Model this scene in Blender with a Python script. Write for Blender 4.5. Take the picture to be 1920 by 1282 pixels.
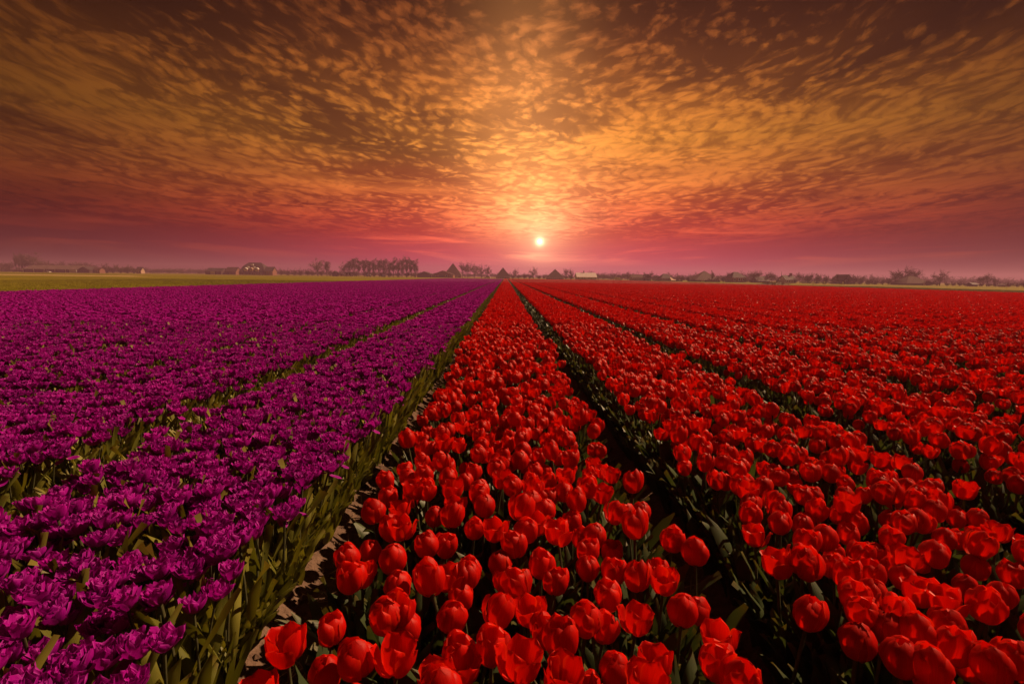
import bpy, bmesh, math, random
from math import sin, cos, pi, radians, atan, sqrt, exp
from mathutils import Vector, Matrix, Euler
from mathutils import noise as mnoise
import numpy as np

for o in list(bpy.data.objects):
    bpy.data.objects.remove(o, do_unlink=True)
scene = bpy.context.scene
COL = scene.collection
R = random.Random(7)

# ------------------------------------------------------------------ camera
CAM_Z = 1.26
F_PX = 960.0                      # focal length in photo pixels (1920 wide)
cam_d = bpy.data.cameras.new('camera')
cam_d.sensor_width = 36.0
cam_d.lens = 18.0
cam_d.clip_start = 0.02
cam_d.clip_end = 6000
cam = bpy.data.objects.new('camera', cam_d)
COL.objects.link(cam)
CAM_M = (Matrix.Rotation(radians(-0.80), 4, 'Z') @ Matrix.Rotation(radians(90 - 7.27), 4, 'X')
         @ Matrix.Rotation(radians(0.73), 4, 'Z'))
CAM_M.translation = Vector((0, 0, CAM_Z))
cam.matrix_world = CAM_M
scene.camera = cam
CAM_I = CAM_M.inverted()


def project(p):
    c = CAM_I @ Vector(p)
    if c.z > -0.01:
        return None
    return (960 + F_PX * c.x / -c.z, 641 - F_PX * c.y / -c.z, -c.z)


def ray(px, py):
    return (CAM_M.to_3x3() @ Vector(((px - 960) / F_PX, -(py - 641) / F_PX, -1))).normalized()


def on_plane(px, py, z):
    d = ray(px, py)
    t = (z - CAM_Z) / d.z
    return Vector((d.x * t, d.y * t, z))


# ------------------------------------------------------------------ sun lamp
SUN_EL, SUN_AZ = 43.0, 62.0       # azimuth measured to the right of the rows' direction (+Y)
sd = bpy.data.lights.new('sun', 'SUN')
sd.energy = 4.8
sd.angle = radians(0.6)
sd.color = (1.0, 0.62, 0.34)
so = bpy.data.objects.new('sun', sd)
COL.objects.link(so)
sv = Vector((cos(radians(SUN_EL)) * sin(radians(SUN_AZ)), cos(radians(SUN_EL)) * cos(radians(SUN_AZ)), sin(radians(SUN_EL))))
so.rotation_euler = sv.to_track_quat('Z', 'Y').to_euler()
so.location = (30, 20, 40)

# ------------------------------------------------------------------ view
scene.view_settings.view_transform = 'Standard'
scene.view_settings.look = 'None'
scene.view_settings.gamma = 1
scene.view_settings.use_curve_mapping = False
scene.view_settings.exposure = 0.25

# ------------------------------------------------------------------ node helpers


class NT:
    """small expression helper over a node tree"""

    def __init__(self, tree):
        self.t = tree
        tree.nodes.clear()

    def n(self, typ, **kw):
        nd = self.t.nodes.new(typ)
        for k, v in kw.items():
            setattr(nd, k, v)
        return nd

    def put(self, sock, v):
        if isinstance(v, bpy.types.NodeSocket):
            self.t.links.new(v, sock)
        elif v is not None:
            if isinstance(v, (tuple, list)) and sock.type == 'RGBA' and len(v) == 3:
                v = (*v, 1)
            sock.default_value = v

    def m(self, op, a, b=None, c=None, clamp=False):
        nd = self.n('ShaderNodeMath', operation=op, use_clamp=clamp)
        self.put(nd.inputs[0], a)
        self.put(nd.inputs[1], b)
        self.put(nd.inputs[2], c)
        return nd.outputs[0]

    def add(self, a, b): return self.m('ADD', a, b)
    def mul(self, a, b): return self.m('MULTIPLY', a, b)
    def sub(self, a, b): return self.m('SUBTRACT', a, b)

    def v(self, op, a, b=None, scale=None):
        nd = self.n('ShaderNodeVectorMath', operation=op)
        self.put(nd.inputs[0], a)
        if b is not None:
            self.put(nd.inputs[1], b)
        if scale is not None:
            self.put(nd.inputs['Scale'], scale)
        return nd.outputs['Value'] if op in ('DOT_PRODUCT', 'LENGTH') else nd.outputs[0]

    def xyz(self, x, y, z):
        nd = self.n('ShaderNodeCombineXYZ')
        for i, s in enumerate((x, y, z)):
            self.put(nd.inputs[i], s)
        return nd.outputs[0]

    def sep(self, v):
        nd = self.n('ShaderNodeSeparateXYZ')
        self.put(nd.inputs[0], v)
        return nd.outputs

    def noise(self, vec, scale, detail=3, rough=0.5, dist=0.0, dim='3D', lac=2.0):
        nd = self.n('ShaderNodeTexNoise', noise_dimensions=dim)
        self.put(nd.inputs['Vector'], vec)
        nd.inputs['Scale'].default_value = scale
        nd.inputs['Detail'].default_value = detail
        nd.inputs['Roughness'].default_value = rough
        nd.inputs['Lacunarity'].default_value = lac
        nd.inputs['Distortion'].default_value = dist
        return nd.outputs[0]

    def voro(self, vec, scale, feature='SMOOTH_F1', smooth=0.5, rnd=1.0):
        nd = self.n('ShaderNodeTexVoronoi', feature=feature)
        self.put(nd.inputs['Vector'], vec)
        nd.inputs['Scale'].default_value = scale
        nd.inputs['Randomness'].default_value = rnd
        if feature == 'SMOOTH_F1':
            nd.inputs['Smoothness'].default_value = smooth
        return nd.outputs['Distance']

    def ramp(self, fac, stops, interp='LINEAR'):
        nd = self.n('ShaderNodeValToRGB')
        el = nd.color_ramp.elements
        nd.color_ramp.interpolation = interp
        while len(el) < len(stops):
            el.new(0.5)
        for e, (p, c) in zip(el, stops):
            e.position = p
            e.color = (*c, 1) if isinstance(c, (tuple, list)) else (c, c, c, 1)
        self.put(nd.inputs[0], fac)
        return nd.outputs[0]

    def rng(self, v, a, b, c=0.0, d=1.0, smooth=True):
        nd = self.n('ShaderNodeMapRange', interpolation_type='SMOOTHSTEP' if smooth else 'LINEAR')
        nd.clamp = True
        for i, s in enumerate((v, a, b, c, d)):
            self.put(nd.inputs[i], s)
        return nd.outputs[0]

    def mix(self, fac, a, b, blend='MIX'):
        nd = self.n('ShaderNodeMix', data_type='RGBA', blend_type=blend)
        self.put(nd.inputs[0], fac)
        self.put(nd.inputs[6], a)
        self.put(nd.inputs[7], b)
        return nd.outputs[2]

    def attr(self, name):
        return self.n('ShaderNodeAttribute', attribute_name=name).outputs['Fac']


def srgb(r, g, b):
    f = lambda c: (c / 255 / 12.92) if c <= 10 else ((c / 255 + 0.055) / 1.055) ** 2.4
    return (f(r), f(g), f(b))


# ------------------------------------------------------------------ world: sunset sky with altocumulus
SUN_PIX = (1012, 453)
VS = ray(*SUN_PIX)                # direction of the low sun one sees behind the clouds
world = bpy.data.worlds.new('World')
scene.world = world
world.use_nodes = True
w = NT(world.node_tree)
d = w.v('NORMALIZE', w.n('ShaderNodeTexCoord').outputs['Generated'])
dx, dy, dz = w.sep(d)
zc = w.m('MAXIMUM', dz, 0.0)
ang = w.m('ARCCOSINE', w.m('MINIMUM', w.v('DOT_PRODUCT', d, tuple(VS)), 0.999999))
az = w.sub(w.m('ARCTAN2', dx, dy), math.atan2(VS.x, VS.y))
# broad fall-off of brightness away from the sunset
fall = w.mul(w.add(0.11, w.mul(1.25, w.m('EXPONENT', w.mul(-1.0, w.m('POWER', w.mul(ang, 1 / 0.49), 2.0))))), w.rng(zc, 0.27, 0.50, 1.0, 0.46))
ez = w.mul(zc, 2.0)               # ramps run over z 0 .. 0.5
base = w.ramp(ez, [(0.0, srgb(180, 74, 104)), (0.08, srgb(170, 46, 72)), (0.16, srgb(158, 34, 40)), (0.28, srgb(142, 52, 30)),
                   (0.44, srgb(112, 62, 26)), (0.62, srgb(96, 52, 27)), (0.80, srgb(82, 42, 26)), (1.0, srgb(68, 35, 24))])
lit = w.ramp(ez, [(0.0, srgb(225, 120, 105)), (0.10, srgb(236, 76, 66)), (0.20, srgb(234, 86, 48)), (0.34, srgb(232, 126, 50)),
                  (0.48, srgb(228, 138, 46)), (0.64, srgb(222, 126, 46)), (0.80, srgb(208, 110, 48)), (1.0, srgb(192, 94, 46))])
# altocumulus sheet seen in perspective
den = w.add(zc, 0.03)
px_, py_ = w.m('DIVIDE', dx, den), w.m('DIVIDE', dy, den)
p = w.xyz(px_, py_, 3.7)
warp = w.sub(w.noise(p, 1.6, 3, 0.5), 0.5)
warp2 = w.sub(w.noise(w.v('ADD', p, (11.0, 5.0, 2.0)), 1.6, 3, 0.5), 0.5)
# the rows of cloudlets bow up to both sides of the sunset
azb = w.m('MINIMUM', w.mul(az, az), 1.2)
rowv = w.sub(w.m('LOGARITHM', w.add(zc, 0.012), 2.718281828), w.mul(0.45, azb))
pw = w.xyz(w.mul(w.add(w.m('DIVIDE', az, w.add(w.mul(zc, 0.5), 0.28)), w.mul(0.26, warp)), 20.0), w.add(w.mul(rowv, 34.0), w.mul(4.2, warp2)), 1.0)
wob = w.sub(w.noise(pw, 1.4, 4, 0.6), 0.5)
wob2 = w.sub(w.noise(w.v('ADD', pw, (7.0, 3.0, 1.0)), 1.4, 4, 0.6), 0.5)
pw2 = w.v('ADD', pw, w.xyz(w.mul(wob, 1.1), w.mul(wob2, 1.1), 0.0))
cell = w.voro(pw2, 0.85, 'SMOOTH_F1', 0.22)
cellb = w.voro(pw2, 1.9, 'SMOOTH_F1', 0.30)
cell2 = w.noise(pw2, 0.55, 9, 0.70, 0.0)
puff = w.add(w.mul(0.52, w.sub(1.0, w.mul(cell, 1.1))), w.mul(0.22, w.sub(1.0, cellb)))
cells = w.add(puff, w.mul(0.85, w.sub(cell2, 0.25)))
cover = w.noise(w.xyz(w.mul(px_, 0.55), w.mul(rowv, 1.5), 2.2), 1.0, 4, 0.6)
# a rich middle band, thin and broken overhead
band = w.rng(zc, 0.27, 0.47, 0.20, -0.04)
thr = w.sub(0.61, w.add(w.mul(w.sub(cover, 0.5), 1.15), band))
cl = w.rng(cells, w.sub(thr, 0.10), w.add(thr, 0.42))
veil = w.mul(w.mul(0.34, w.rng(cover, 0.30, 0.60)), w.mul(w.rng(zc, 0.10, 0.17), w.rng(zc, 0.30, 0.42, 1.0, 0.25)))
cl = w.add(cl, w.mul(w.sub(1.0, cl), veil))
cl = w.mul(cl, w.rng(zc, 0.045, 0.13))
# wispy streaks low over the horizon
st = w.xyz(w.mul(az, 1.9), w.mul(w.add(zc, w.mul(w.m('ABSOLUTE', az), -0.05)), 24.0), 0.3)
streak = w.noise(st, 1.9, 6, 0.58, 0.7)
stm = w.mul(w.rng(streak, 0.50, 0.74), w.mul(w.rng(zc, 0.012, 0.05), w.rng(zc, 0.13, 0.22, 1.0, 0.0)))
stm = w.mul(stm, 0.85)
dark = w.mul(w.rng(w.noise(w.v('ADD', st, (4, 9, 2)), 1.4, 5, 0.55, 0.6), 0.50, 0.72, 0.0, 0.5), w.rng(zc, 0.05, 0.10))
dark = w.mul(dark, w.rng(zc, 0.16, 0.28, 1.0, 0.0))
sky = w.mix(cl, base, lit)
sky = w.mix(stm, sky, lit)
sky = w.mix(dark, sky, w.mix(1.0, base, (0.62, 0.5, 0.62), 'MULTIPLY'))
sky = w.v('SCALE', sky, scale=fall)
# glow round the sun, drawn out upwards through the thin cloud
cloudtex = w.add(0.55, w.mul(0.9, w.m('MAXIMUM', cl, stm)))
g1 = w.mul(0.30, w.m('EXPONENT', w.mul(ang, -1 / 0.13)))
g2 = w.mul(w.mul(1.05, w.m('EXPONENT', w.mul(ang, -1 / 0.040))), w.add(0.6, w.mul(0.7, w.m('MAXIMUM', cl, stm))))
g3 = w.mul(w.mul(0.52, w.m('EXPONENT', w.mul(-1.0, w.m('POWER', w.mul(w.add(az, 0.035), 1 / 0.110), 2.0)))),
           w.mul(w.rng(zc, 0.02, 0.12), w.rng(zc, 0.16, 0.52, 1.0, 0.27)))
glow = w.v('ADD', w.v('SCALE', (1.0, 0.50, 0.22), scale=w.mul(g1, cloudtex)), w.v('SCALE', (1.0, 0.40, 0.11), scale=w.mul(g3, w.add(0.75, w.mul(0.5, cl)))))
glow2 = w.v('SCALE', (1.0, 0.72, 0.34), scale=g2)
disc = w.v('SCALE', (1.0, 0.80, 0.45), scale=w.mul(6.0, w.m('EXPONENT', w.mul(ang, -1 / 0.0036))))
nish = w.n('ShaderNodeTexSky', sky_type='NISHITA', sun_disc=False)
nish.sun_elevation = math.asin(VS.z)
nish.sun_rotation = math.atan2(VS.x, VS.y)
nish.dust_density = 4.0
ns = w.v('MULTIPLY', nish.outputs[0], (0.0020, 0.0004, 0.0001))
tot = w.v('ADD', w.v('ADD', sky, glow), w.v('ADD', w.v('ADD', glow2, disc), ns))
# below the horizon the ground's own dim brown
tot = w.mix(w.rng(dz, -0.02, -0.002), (0.03, 0.02, 0.015), tot)
bg = w.n('ShaderNodeBackground')
w.put(bg.inputs['Color'], tot)
bg.inputs['Strength'].default_value = 0.88
wo = w.n('ShaderNodeOutputWorld')
w.t.links.new(bg.outputs[0], wo.inputs['Surface'])

# ------------------------------------------------------------------ materials


def new_mat(name):
    m = bpy.data.materials.new(name)
    m.use_nodes = True
    return m, NT(m.node_tree)


def finish(t, shader, bump=None):
    out = t.n('ShaderNodeOutputMaterial')
    t.t.links.new(shader, out.inputs['Surface'])


def principled(t, col, rough=0.6, spec=0.3, normal=None):
    b = t.n('ShaderNodeBsdfPrincipled')
    t.put(b.inputs['Base Color'], col)
    t.put(b.inputs['Roughness'], rough)
    b.inputs['Specular IOR Level'].default_value = spec
    if normal is not None:
        t.put(b.inputs['Normal'], normal)
    return b


def bump(t, h, strength=0.5, dist=0.01):
    b = t.n('ShaderNodeBump')
    b.inputs['Strength'].default_value = strength
    b.inputs['Distance'].default_value = dist
    t.put(b.inputs['Height'], h)
    return b.outputs[0]


def translucent(t, shader, col, fac):
    tr = t.n('ShaderNodeBsdfTranslucent')
    t.put(tr.inputs['Color'], col)
    mx = t.n('ShaderNodeMixShader')
    t.put(mx.inputs[0], fac)
    t.t.links.new(shader, mx.inputs[1])
    t.t.links.new(tr.outputs[0], mx.inputs[2])
    return mx.outputs[0]


def tint_value(t):
    """per-flower variation: the stored tint, or the object's own random number"""
    a = t.attr('tint')
    r = t.n('ShaderNodeObjectInfo').outputs['Random']
    isneg = t.m('LESS_THAN', a, -0.5)
    return t.add(t.mul(isneg, r), t.mul(t.sub(1.0, isneg), a))


def petal_mat(name, c_dark, c_light, c_base, c_rim, rim_amt, trans_col, rough):
    m, t = new_mat(name)
    tv = tint_value(t)
    pu, pv = t.attr('pu'), t.attr('pv')
    obj = t.n('ShaderNodeTexCoord').outputs['Object']
    vein = t.noise(t.xyz(t.mul(pv, 9.0), t.mul(pu, 1.2), tv), 2.2, 3, 0.6)
    col = t.mix(t.add(t.mul(tv, 0.7), t.mul(t.sub(vein, 0.5), 1.5)), c_dark, c_light)
    col = t.mix(t.rng(pu, 0.04, 0.22, 1.0, 0.0), col, c_base)
    rim = t.mul(t.rng(t.m('ABSOLUTE', pv), 0.72, 1.0), rim_amt)
    col = t.mix(rim, col, c_rim)
    nrm = bump(t, vein, 0.25, 0.004)
    b = principled(t, col, rough, 0.22, nrm)
    finish(t, translucent(t, b.outputs[0], t.mix(1.0, col, trans_col, 'MULTIPLY'), 0.36))
    return m


M = {}
M['red_petal'] = petal_mat('red_petal', (0.54, 0.0024, 0.0008), (0.80, 0.009, 0.002), (0.60, 0.06, 0.004),
                           (0.86, 0.045, 0.006), 0.5, (1.15, 1.3, 0.6), 0.46)
M['purple_petal'] = petal_mat('purple_petal', (0.31, 0.0020, 0.285), (0.57, 0.006, 0.47), (0.45, 0.30, 0.10),
                              (0.66, 0.070, 0.62), 0.6, (1.2, 0.8, 1.1), 0.55)


def leaf_mat(name, a, b_, rough):
    m, t = new_mat(name)
    tv = tint_value(t)
    pu, pv = t.attr('pu'), t.attr('pv')
    vein = t.noise(t.xyz(t.mul(pv, 14.0), t.mul(pu, 1.0), t.mul(tv, 7.0)), 1.6, 2, 0.5)
    col = t.mix(t.add(t.mul(tv, 0.75), t.mul(t.sub(vein, 0.4), 0.6)), a, b_)
    col = t.mix(t.rng(pu, 0.86, 1.0, 0.0, 0.5), col, (0.16, 0.10, 0.02))
    bb = principled(t, col, rough, 0.35, bump(t, vein, 0.2, 0.004))
    finish(t, translucent(t, bb.outputs[0], t.mix(1.0, col, (1.3, 1.25, 0.5), 'MULTIPLY'), 0.25))
    return m


M['leaf'] = leaf_mat('tulip_leaf_blue_green', (0.045, 0.070, 0.030), (0.075, 0.100, 0.036), 0.42)
M['leaf_lit'] = leaf_mat('tulip_leaf_yellow_green_lit', (0.120, 0.130, 0.022), (0.300, 0.280, 0.045), 0.45)  # yellower leaf of the purple beds, with a sunlit look put into its colour


def simple(name, col, rough=0.7, var=0.25, scale=1.5, spec=0.25, col2=None, bmp=0.0):
    m, t = new_mat(name)
    oc = t.n('ShaderNodeTexCoord').outputs['Object']
    nz = t.noise(oc, scale, 4, 0.6)
    c2 = col2 or tuple(c * (1 + var) for c in col)
    c1 = tuple(c * (1 - var) for c in col)
    c = t.mix(t.rng(nz, 0.3, 0.7), c1, c2)
    nrm = bump(t, nz, bmp, 0.05) if bmp else None
    b = principled(t, c, rough, spec, nrm)
    finish(t, b.outputs[0])
    return m


M['stem'] = simple('tulip_stem', (0.075, 0.075, 0.035), 0.5, 0.3, 30)
M['brick'] = simple('red_brick', (0.26, 0.12, 0.08), 0.85, 0.2, 2.0)
M['brown_wood'] = simple('dark_boards', (0.075, 0.05, 0.038), 0.8, 0.3, 1.2)
M['tile_roof'] = simple('clay_roof', (0.085, 0.042, 0.034), 0.75, 0.25, 1.5)
M['dark_roof'] = simple('slate_roof', (0.058, 0.042, 0.042), 0.75, 0.25, 1.3)
M['thatch'] = simple('thatch_roof', (0.095, 0.058, 0.045), 0.95, 0.25, 3.0)
M['pale_roof'] = simple('pale_sheet_roof', (0.70, 0.60, 0.60), 0.5, 0.06, 0.8)
M['rust_roof'] = simple('fibre_sheet_roof', (0.15, 0.095, 0.085), 0.8, 0.25, 0.5)
M['white'] = simple('white_paint', (0.78, 0.76, 0.72), 0.5, 0.05, 2)
M['glass'] = simple('window_glass', (0.05, 0.055, 0.06), 0.08, 0.1, 1, 0.6)
M['bark'] = simple('bark', (0.10, 0.075, 0.055), 0.9, 0.3, 3)
M['twig'] = simple('bare_twigs', (0.140, 0.085, 0.066), 0.9, 0.3, 0.8)
M['twig_green'] = simple('budding_twigs', (0.125, 0.105, 0.034), 0.85, 0.3, 0.8)
M['bush'] = simple('budding_shrub', (0.135, 0.095, 0.034), 0.85, 0.35, 0.8)
M['dark_bush'] = simple('evergreen_shrub', (0.055, 0.055, 0.030), 0.85, 0.35, 0.8)
M['blue_paint'] = simple('blue_paint', (0.10, 0.30, 0.42), 0.45, 0.1, 2)
M['red_paint'] = simple('red_paint', (0.42, 0.07, 0.04), 0.45, 0.1, 2)
M['rubber'] = simple('black_rubber', (0.025, 0.025, 0.025), 0.8, 0.1, 2)
M['earth_heap'] = simple('heaped_earth', (0.10, 0.07, 0.045), 0.95, 0.4, 1.5, bmp=0.5)
M['canvas'] = simple('tan_canvas', (0.52, 0.36, 0.25), 0.85, 0.1, 1)
M['straw'] = simple('dry_straw', (0.36, 0.26, 0.15), 0.8, 0.25, 40)


def soil_mat():
    m, t = new_mat('field_soil')
    oc = t.n('ShaderNodeTexCoord').outputs['Object']
    big = t.noise(oc, 1.4, 4, 0.6)
    fine = t.noise(oc, 38.0, 6, 0.7)
    grit = t.voro(oc, 90.0, 'F1')
    col = t.mix(t.rng(t.add(t.mul(big, 0.5), t.mul(fine, 0.5)), 0.35, 0.65), (0.085, 0.052, 0.038), (0.20, 0.130, 0.095))
    h = t.add(fine, t.mul(grit, 0.4))
    b = principled(t, col, 0.95, 0.15, bump(t, h, 0.8, 0.012))
    finish(t, b.outputs[0])
    return m


def meadow_mat():
    m, t = new_mat('meadow_grass')
    oc = t.n('ShaderNodeTexCoord').outputs['Object']
    ox, oy, oz = t.sep(oc)
    big = t.noise(t.xyz(t.mul(ox, 0.4), oy, 0), 0.05, 4, 0.6)
    fine = t.noise(oc, 1.6, 6, 0.75)
    col = t.mix(t.rng(big, 0.35, 0.65), (0.155, 0.138, 0.005), (0.235, 0.195, 0.007))
    col = t.mix(t.rng(fine, 0.35, 0.70), t.mix(1.0, col, (0.72, 0.72, 0.72), 'MULTIPLY'), t.mix(1.0, col, (1.2, 1.15, 1.0), 'MULTIPLY'))
    b = principled(t, col, 0.95, 0.1, bump(t, fine, 0.6, 0.15))
    finish(t, b.outputs[0])
    return m


M['soil'] = soil_mat()
M['meadow'] = meadow_mat()
M['sand'] = simple('dry_sandy_soil', (0.36, 0.26, 0.14), 0.95, 0.2, 0.8)
M['stubble'] = simple('straw_stubble', (0.44, 0.30, 0.15), 0.95, 0.2, 0.3)
M['grass'] = simple('meadow_blades', (0.215, 0.185, 0.008), 0.8, 0.3, 0.5)

# ------------------------------------------------------------------ mesh / object helpers


def mesh(name, verts, faces, mats, fmat=None, attrs=None, smooth=True):
    me = bpy.data.meshes.new(name)
    me.from_pydata([tuple(v) for v in verts], [], faces)
    for m in mats:
        me.materials.append(m)
    if fmat is not None:
        me.polygons.foreach_set('material_index', fmat)
    if smooth:
        me.polygons.foreach_set('use_smooth', [True] * len(faces))
    if attrs:
        for k, vals in attrs.items():
            a = me.attributes.new(k, 'FLOAT', 'POINT')
            a.data.foreach_set('value', vals)
    me.update()
    return me


def link(name, data, parent=None, **props):
    o = bpy.data.objects.new(name, data)
    COL.objects.link(o)
    if parent:
        o.parent = parent
    for k, v in props.items():
        o[k] = v
    return o


def thing(name, label, cat, loc=(0, 0, 0), rz=0.0, group=None):
    o = bpy.data.objects.new(name, None)
    COL.objects.link(o)
    o.empty_display_size = 0.1
    o.location = loc
    o.rotation_euler = (0, 0, rz)
    o['label'] = label
    o['category'] = cat
    if group:
        o['group'] = group
    return o


def structure(name, me):
    return link(name, me, kind='structure')


class Geo:
    """collects surface pieces with the pu / pv / tint attributes and a material index"""

    def __init__(self):
        self.v, self.f, self.fm, self.pu, self.pv, self.tint = [], [], [], [], [], []

    def grid(self, rows, us, vs, mi=0, tint=-1.0):
        """rows: list of lists of points"""
        b = len(self.v)
        nv = len(rows[0])
        for i, r in enumerate(rows):
            for j, p_ in enumerate(r):
                self.v.append(p_)
                self.pu.append(us[i])
                self.pv.append(vs[j])
                self.tint.append(tint)
        for i in range(len(rows) - 1):
            for j in range(nv - 1):
                a = b + i * nv + j
                self.f.append((a, a + 1, a + nv + 1, a + nv))
                self.fm.append(mi)

    def tris(self, pts, faces, mi=0, tint=-1.0, pu=0.6, pv=0.0):
        b = len(self.v)
        for p_ in pts:
            self.v.append(p_)
            self.pu.append(pu)
            self.pv.append(pv)
            self.tint.append(tint)
        for f_ in faces:
            self.f.append(tuple(b + i for i in f_))
            self.fm.append(mi)

    def merge(self, g, mat, mi_map=None, tint=None):
        b = len(self.v)
        self.v += [mat @ Vector(p_) for p_ in g.v]
        self.pu += g.pu
        self.pv += g.pv
        self.tint += g.tint if tint is None else [tint] * len(g.v)
        self.f += [tuple(b + i for i in f_) for f_ in g.f]
        self.fm += g.fm if mi_map is None else [mi_map[i] for i in g.fm]

    def mesh(self, name, mats, smooth=True):
        return mesh(name, self.v, self.f, mats, self.fm, {'pu': self.pu, 'pv': self.pv, 'tint': self.tint}, smooth)


def lerp_pts(pts, x):
    for (x0, y0), (x1, y1) in zip(pts, pts[1:]):
        if x <= x1:
            t = (x - x0) / (x1 - x0)
            return y0 + (y1 - y0) * t
    return pts[-1][1]


def box_geo(g, x0, x1, y0, y1, z0, z1, mi=0):
    pts = [(x0, y0, z0), (x1, y0, z0), (x1, y1, z0), (x0, y1, z0), (x0, y0, z1), (x1, y0, z1), (x1, y1, z1), (x0, y1, z1)]
    g.tris([Vector(p_) for p_ in pts], [(0, 3, 2, 1), (4, 5, 6, 7), (0, 1, 5, 4), (1, 2, 6, 5), (2, 3, 7, 6), (3, 0, 4, 7)], mi)


def tube_geo(g, pts, rads, n=6, mi=0, tint=-1.0):
    rows = []
    for i, p_ in enumerate(pts):
        a = Vector(pts[min(i + 1, len(pts) - 1)]) - Vector(pts[max(i - 1, 0)])
        q = a.to_track_quat('Z', 'Y').to_matrix()
        rows.append([Vector(p_) + q @ Vector((rads[i] * cos(2 * pi * j / n), rads[i] * sin(2 * pi * j / n), 0)) for j in range(n + 1)])
    g.grid(rows, [i / max(1, len(pts) - 1) for i in range(len(pts))], [0.0] * (n + 1), mi, tint)


# ------------------------------------------------------------------ the ground
RED_PITCH, RED_W, RED_C0 = 1.33, 0.98, 0.015
PUR_PITCH, PUR_W = 1.29, 1.05
N_RED, N_PUR = 33, 15
beds = [('red', RED_C0 + RED_PITCH * k, RED_W) for k in range(N_RED)] + [('purple', -1.315, 1.03)] + [('purple', -2.69 - PUR_PITCH * (k - 1), PUR_W) for k in range(1, N_PUR)]
X_LEFT = -2.69 - PUR_PITCH * (N_PUR - 2) - PUR_W / 2 - 0.25
X_RIGHT = RED_C0 + RED_PITCH * (N_RED - 1) + RED_W / 2 + 0.25
Y_END_RED, Y_END_PUR = 185.0, 172.0
BED_Z = 0.055
centers = sorted((c, w_) for _, c, w_ in beds)


def bed_profile(x):
    best = min(centers, key=lambda cw: abs(x - cw[0]))
    dd = abs(x - best[0]) - best[1] / 2
    t = min(1, max(0, (dd + 0.05) / 0.13))
    return BED_Z * (1 - t * t * (3 - 2 * t))


from mathutils import noise as mnoise


def ground_z(x, y):
    h = bed_profile(x)
    n = mnoise.noise(Vector((x * 5, y * 5, 0))) * 0.014 + mnoise.noise(Vector((x * 14, y * 14, 4))) * 0.011 + abs(mnoise.noise(Vector((x * 33, y * 33, 8)))) * 0.008
    fade = max(0, min(1, (11 - y) / 6)) * max(0, min(1, (5.5 - abs(x)) / 1.5))
    return h + n * fade


xs = [X_LEFT]
while xs[-1] < X_RIGHT:
    xs.append(xs[-1] + (0.035 if -3.2 < xs[-1] < 3.4 else 0.11))
xs[-1] = X_RIGHT
ys = [-3.0, -1.0, 0.3]
while ys[-1] < Y_END_RED + 2:
    y_ = ys[-1]
    ys.append(y_ + (0.035 if y_ < 4.5 else 0.08 if y_ < 9 else 0.08 + (y_ - 9) * 0.12))
prof = {x: bed_profile(x) for x in xs}
V, Fc = [], []
for y in ys:
    for x in xs:
        if y < 11.5 and abs(x) < 5.6:
            V.append((x, y, ground_z(x, y)))
        else:
            V.append((x, y, prof[x]))
nx_ = len(xs)
for i in range(len(ys) - 1):
    for j in range(nx_ - 1):
        a = i * nx_ + j
        Fc.append((a, a + 1, a + nx_ + 1, a + nx_))
structure('soil', mesh('soil', V, Fc, [M['soil']]))
GX, GY0, GY1 = 900.0, -30.0, 980.0
structure('meadow', mesh('meadow', [(-GX, GY0, -0.06), (GX, GY0, -0.06), (GX, GY1, -0.06), (-GX, GY1, -0.06)], [(0, 1, 2, 3)], [M['meadow']]))


def strip(name, pts, mat, z):
    structure(name, mesh(name, [(x, y, z) for x, y in pts], [tuple(range(len(pts)))], [mat]))


strip('field_margin', [(X_LEFT - 0.55, 0), (X_LEFT - 0.01, 0), (X_LEFT - 0.01, Y_END_PUR), (X_LEFT - 0.8, Y_END_PUR)], M['sand'], -0.05)
strip('headland', [(X_LEFT - 0.8, Y_END_RED + 2.2), (X_RIGHT + 1, Y_END_RED + 2.2), (X_RIGHT + 1, Y_END_RED + 9), (X_LEFT - 0.8, Y_END_RED + 9)], M['sand'], -0.05)
strip('stubble_strip', [(-520, 132), (-96, 142), (-120, 166), (-520, 170)], M['stubble'], -0.05)

# ------------------------------------------------------------------ tulip anatomy


def petal_geo(g, phi, L, rp, zp, hp, nu, nv, rnd, tilt=0.0, r_off=0.0, mi=0, wav=0.0, tint=-1.0, wrap_min=0.016):
    rows, us = [], [i / (nu - 1) for i in range(nu)]
    vs = [-1 + 2 * j / (nv - 1) for j in range(nv)]
    ph1, ph2 = rnd.uniform(0, 6.28), rnd.uniform(0, 6.28)
    sk = rnd.uniform(-0.12, 0.12)
    sd0 = rnd.uniform(0, 50)
    for u in us:
        r, z, hw = lerp_pts(rp, u) + r_off, lerp_pts(zp, u) * L, lerp_pts(hp, u)
        row = []
        for v in vs:
            rr = r + .0034 * min(1, 4 * u) * mnoise.noise(Vector((u * 5.0, v * 2.2, sd0))) + wav * u * sin(2.6 * v + ph1) - 0.10 * hw * v * v * (1 if u < 0.7 else 0.2)
            a = v * hw / max(r, wrap_min) + sk * u * u
            zz = z + wav * 0.8 * u * sin(4.3 * v + ph2) * abs(v) - 0.05 * L * v * v * u
            q = Vector((rr * cos(a), rr * sin(a), zz))
            if tilt:
                q = Matrix.Rotation(tilt, 3, 'Y') @ q
            row.append(Matrix.Rotation(phi, 3, 'Z') @ q)
        rows.append(row)
    g.grid(rows, us, vs, mi, tint)


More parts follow.
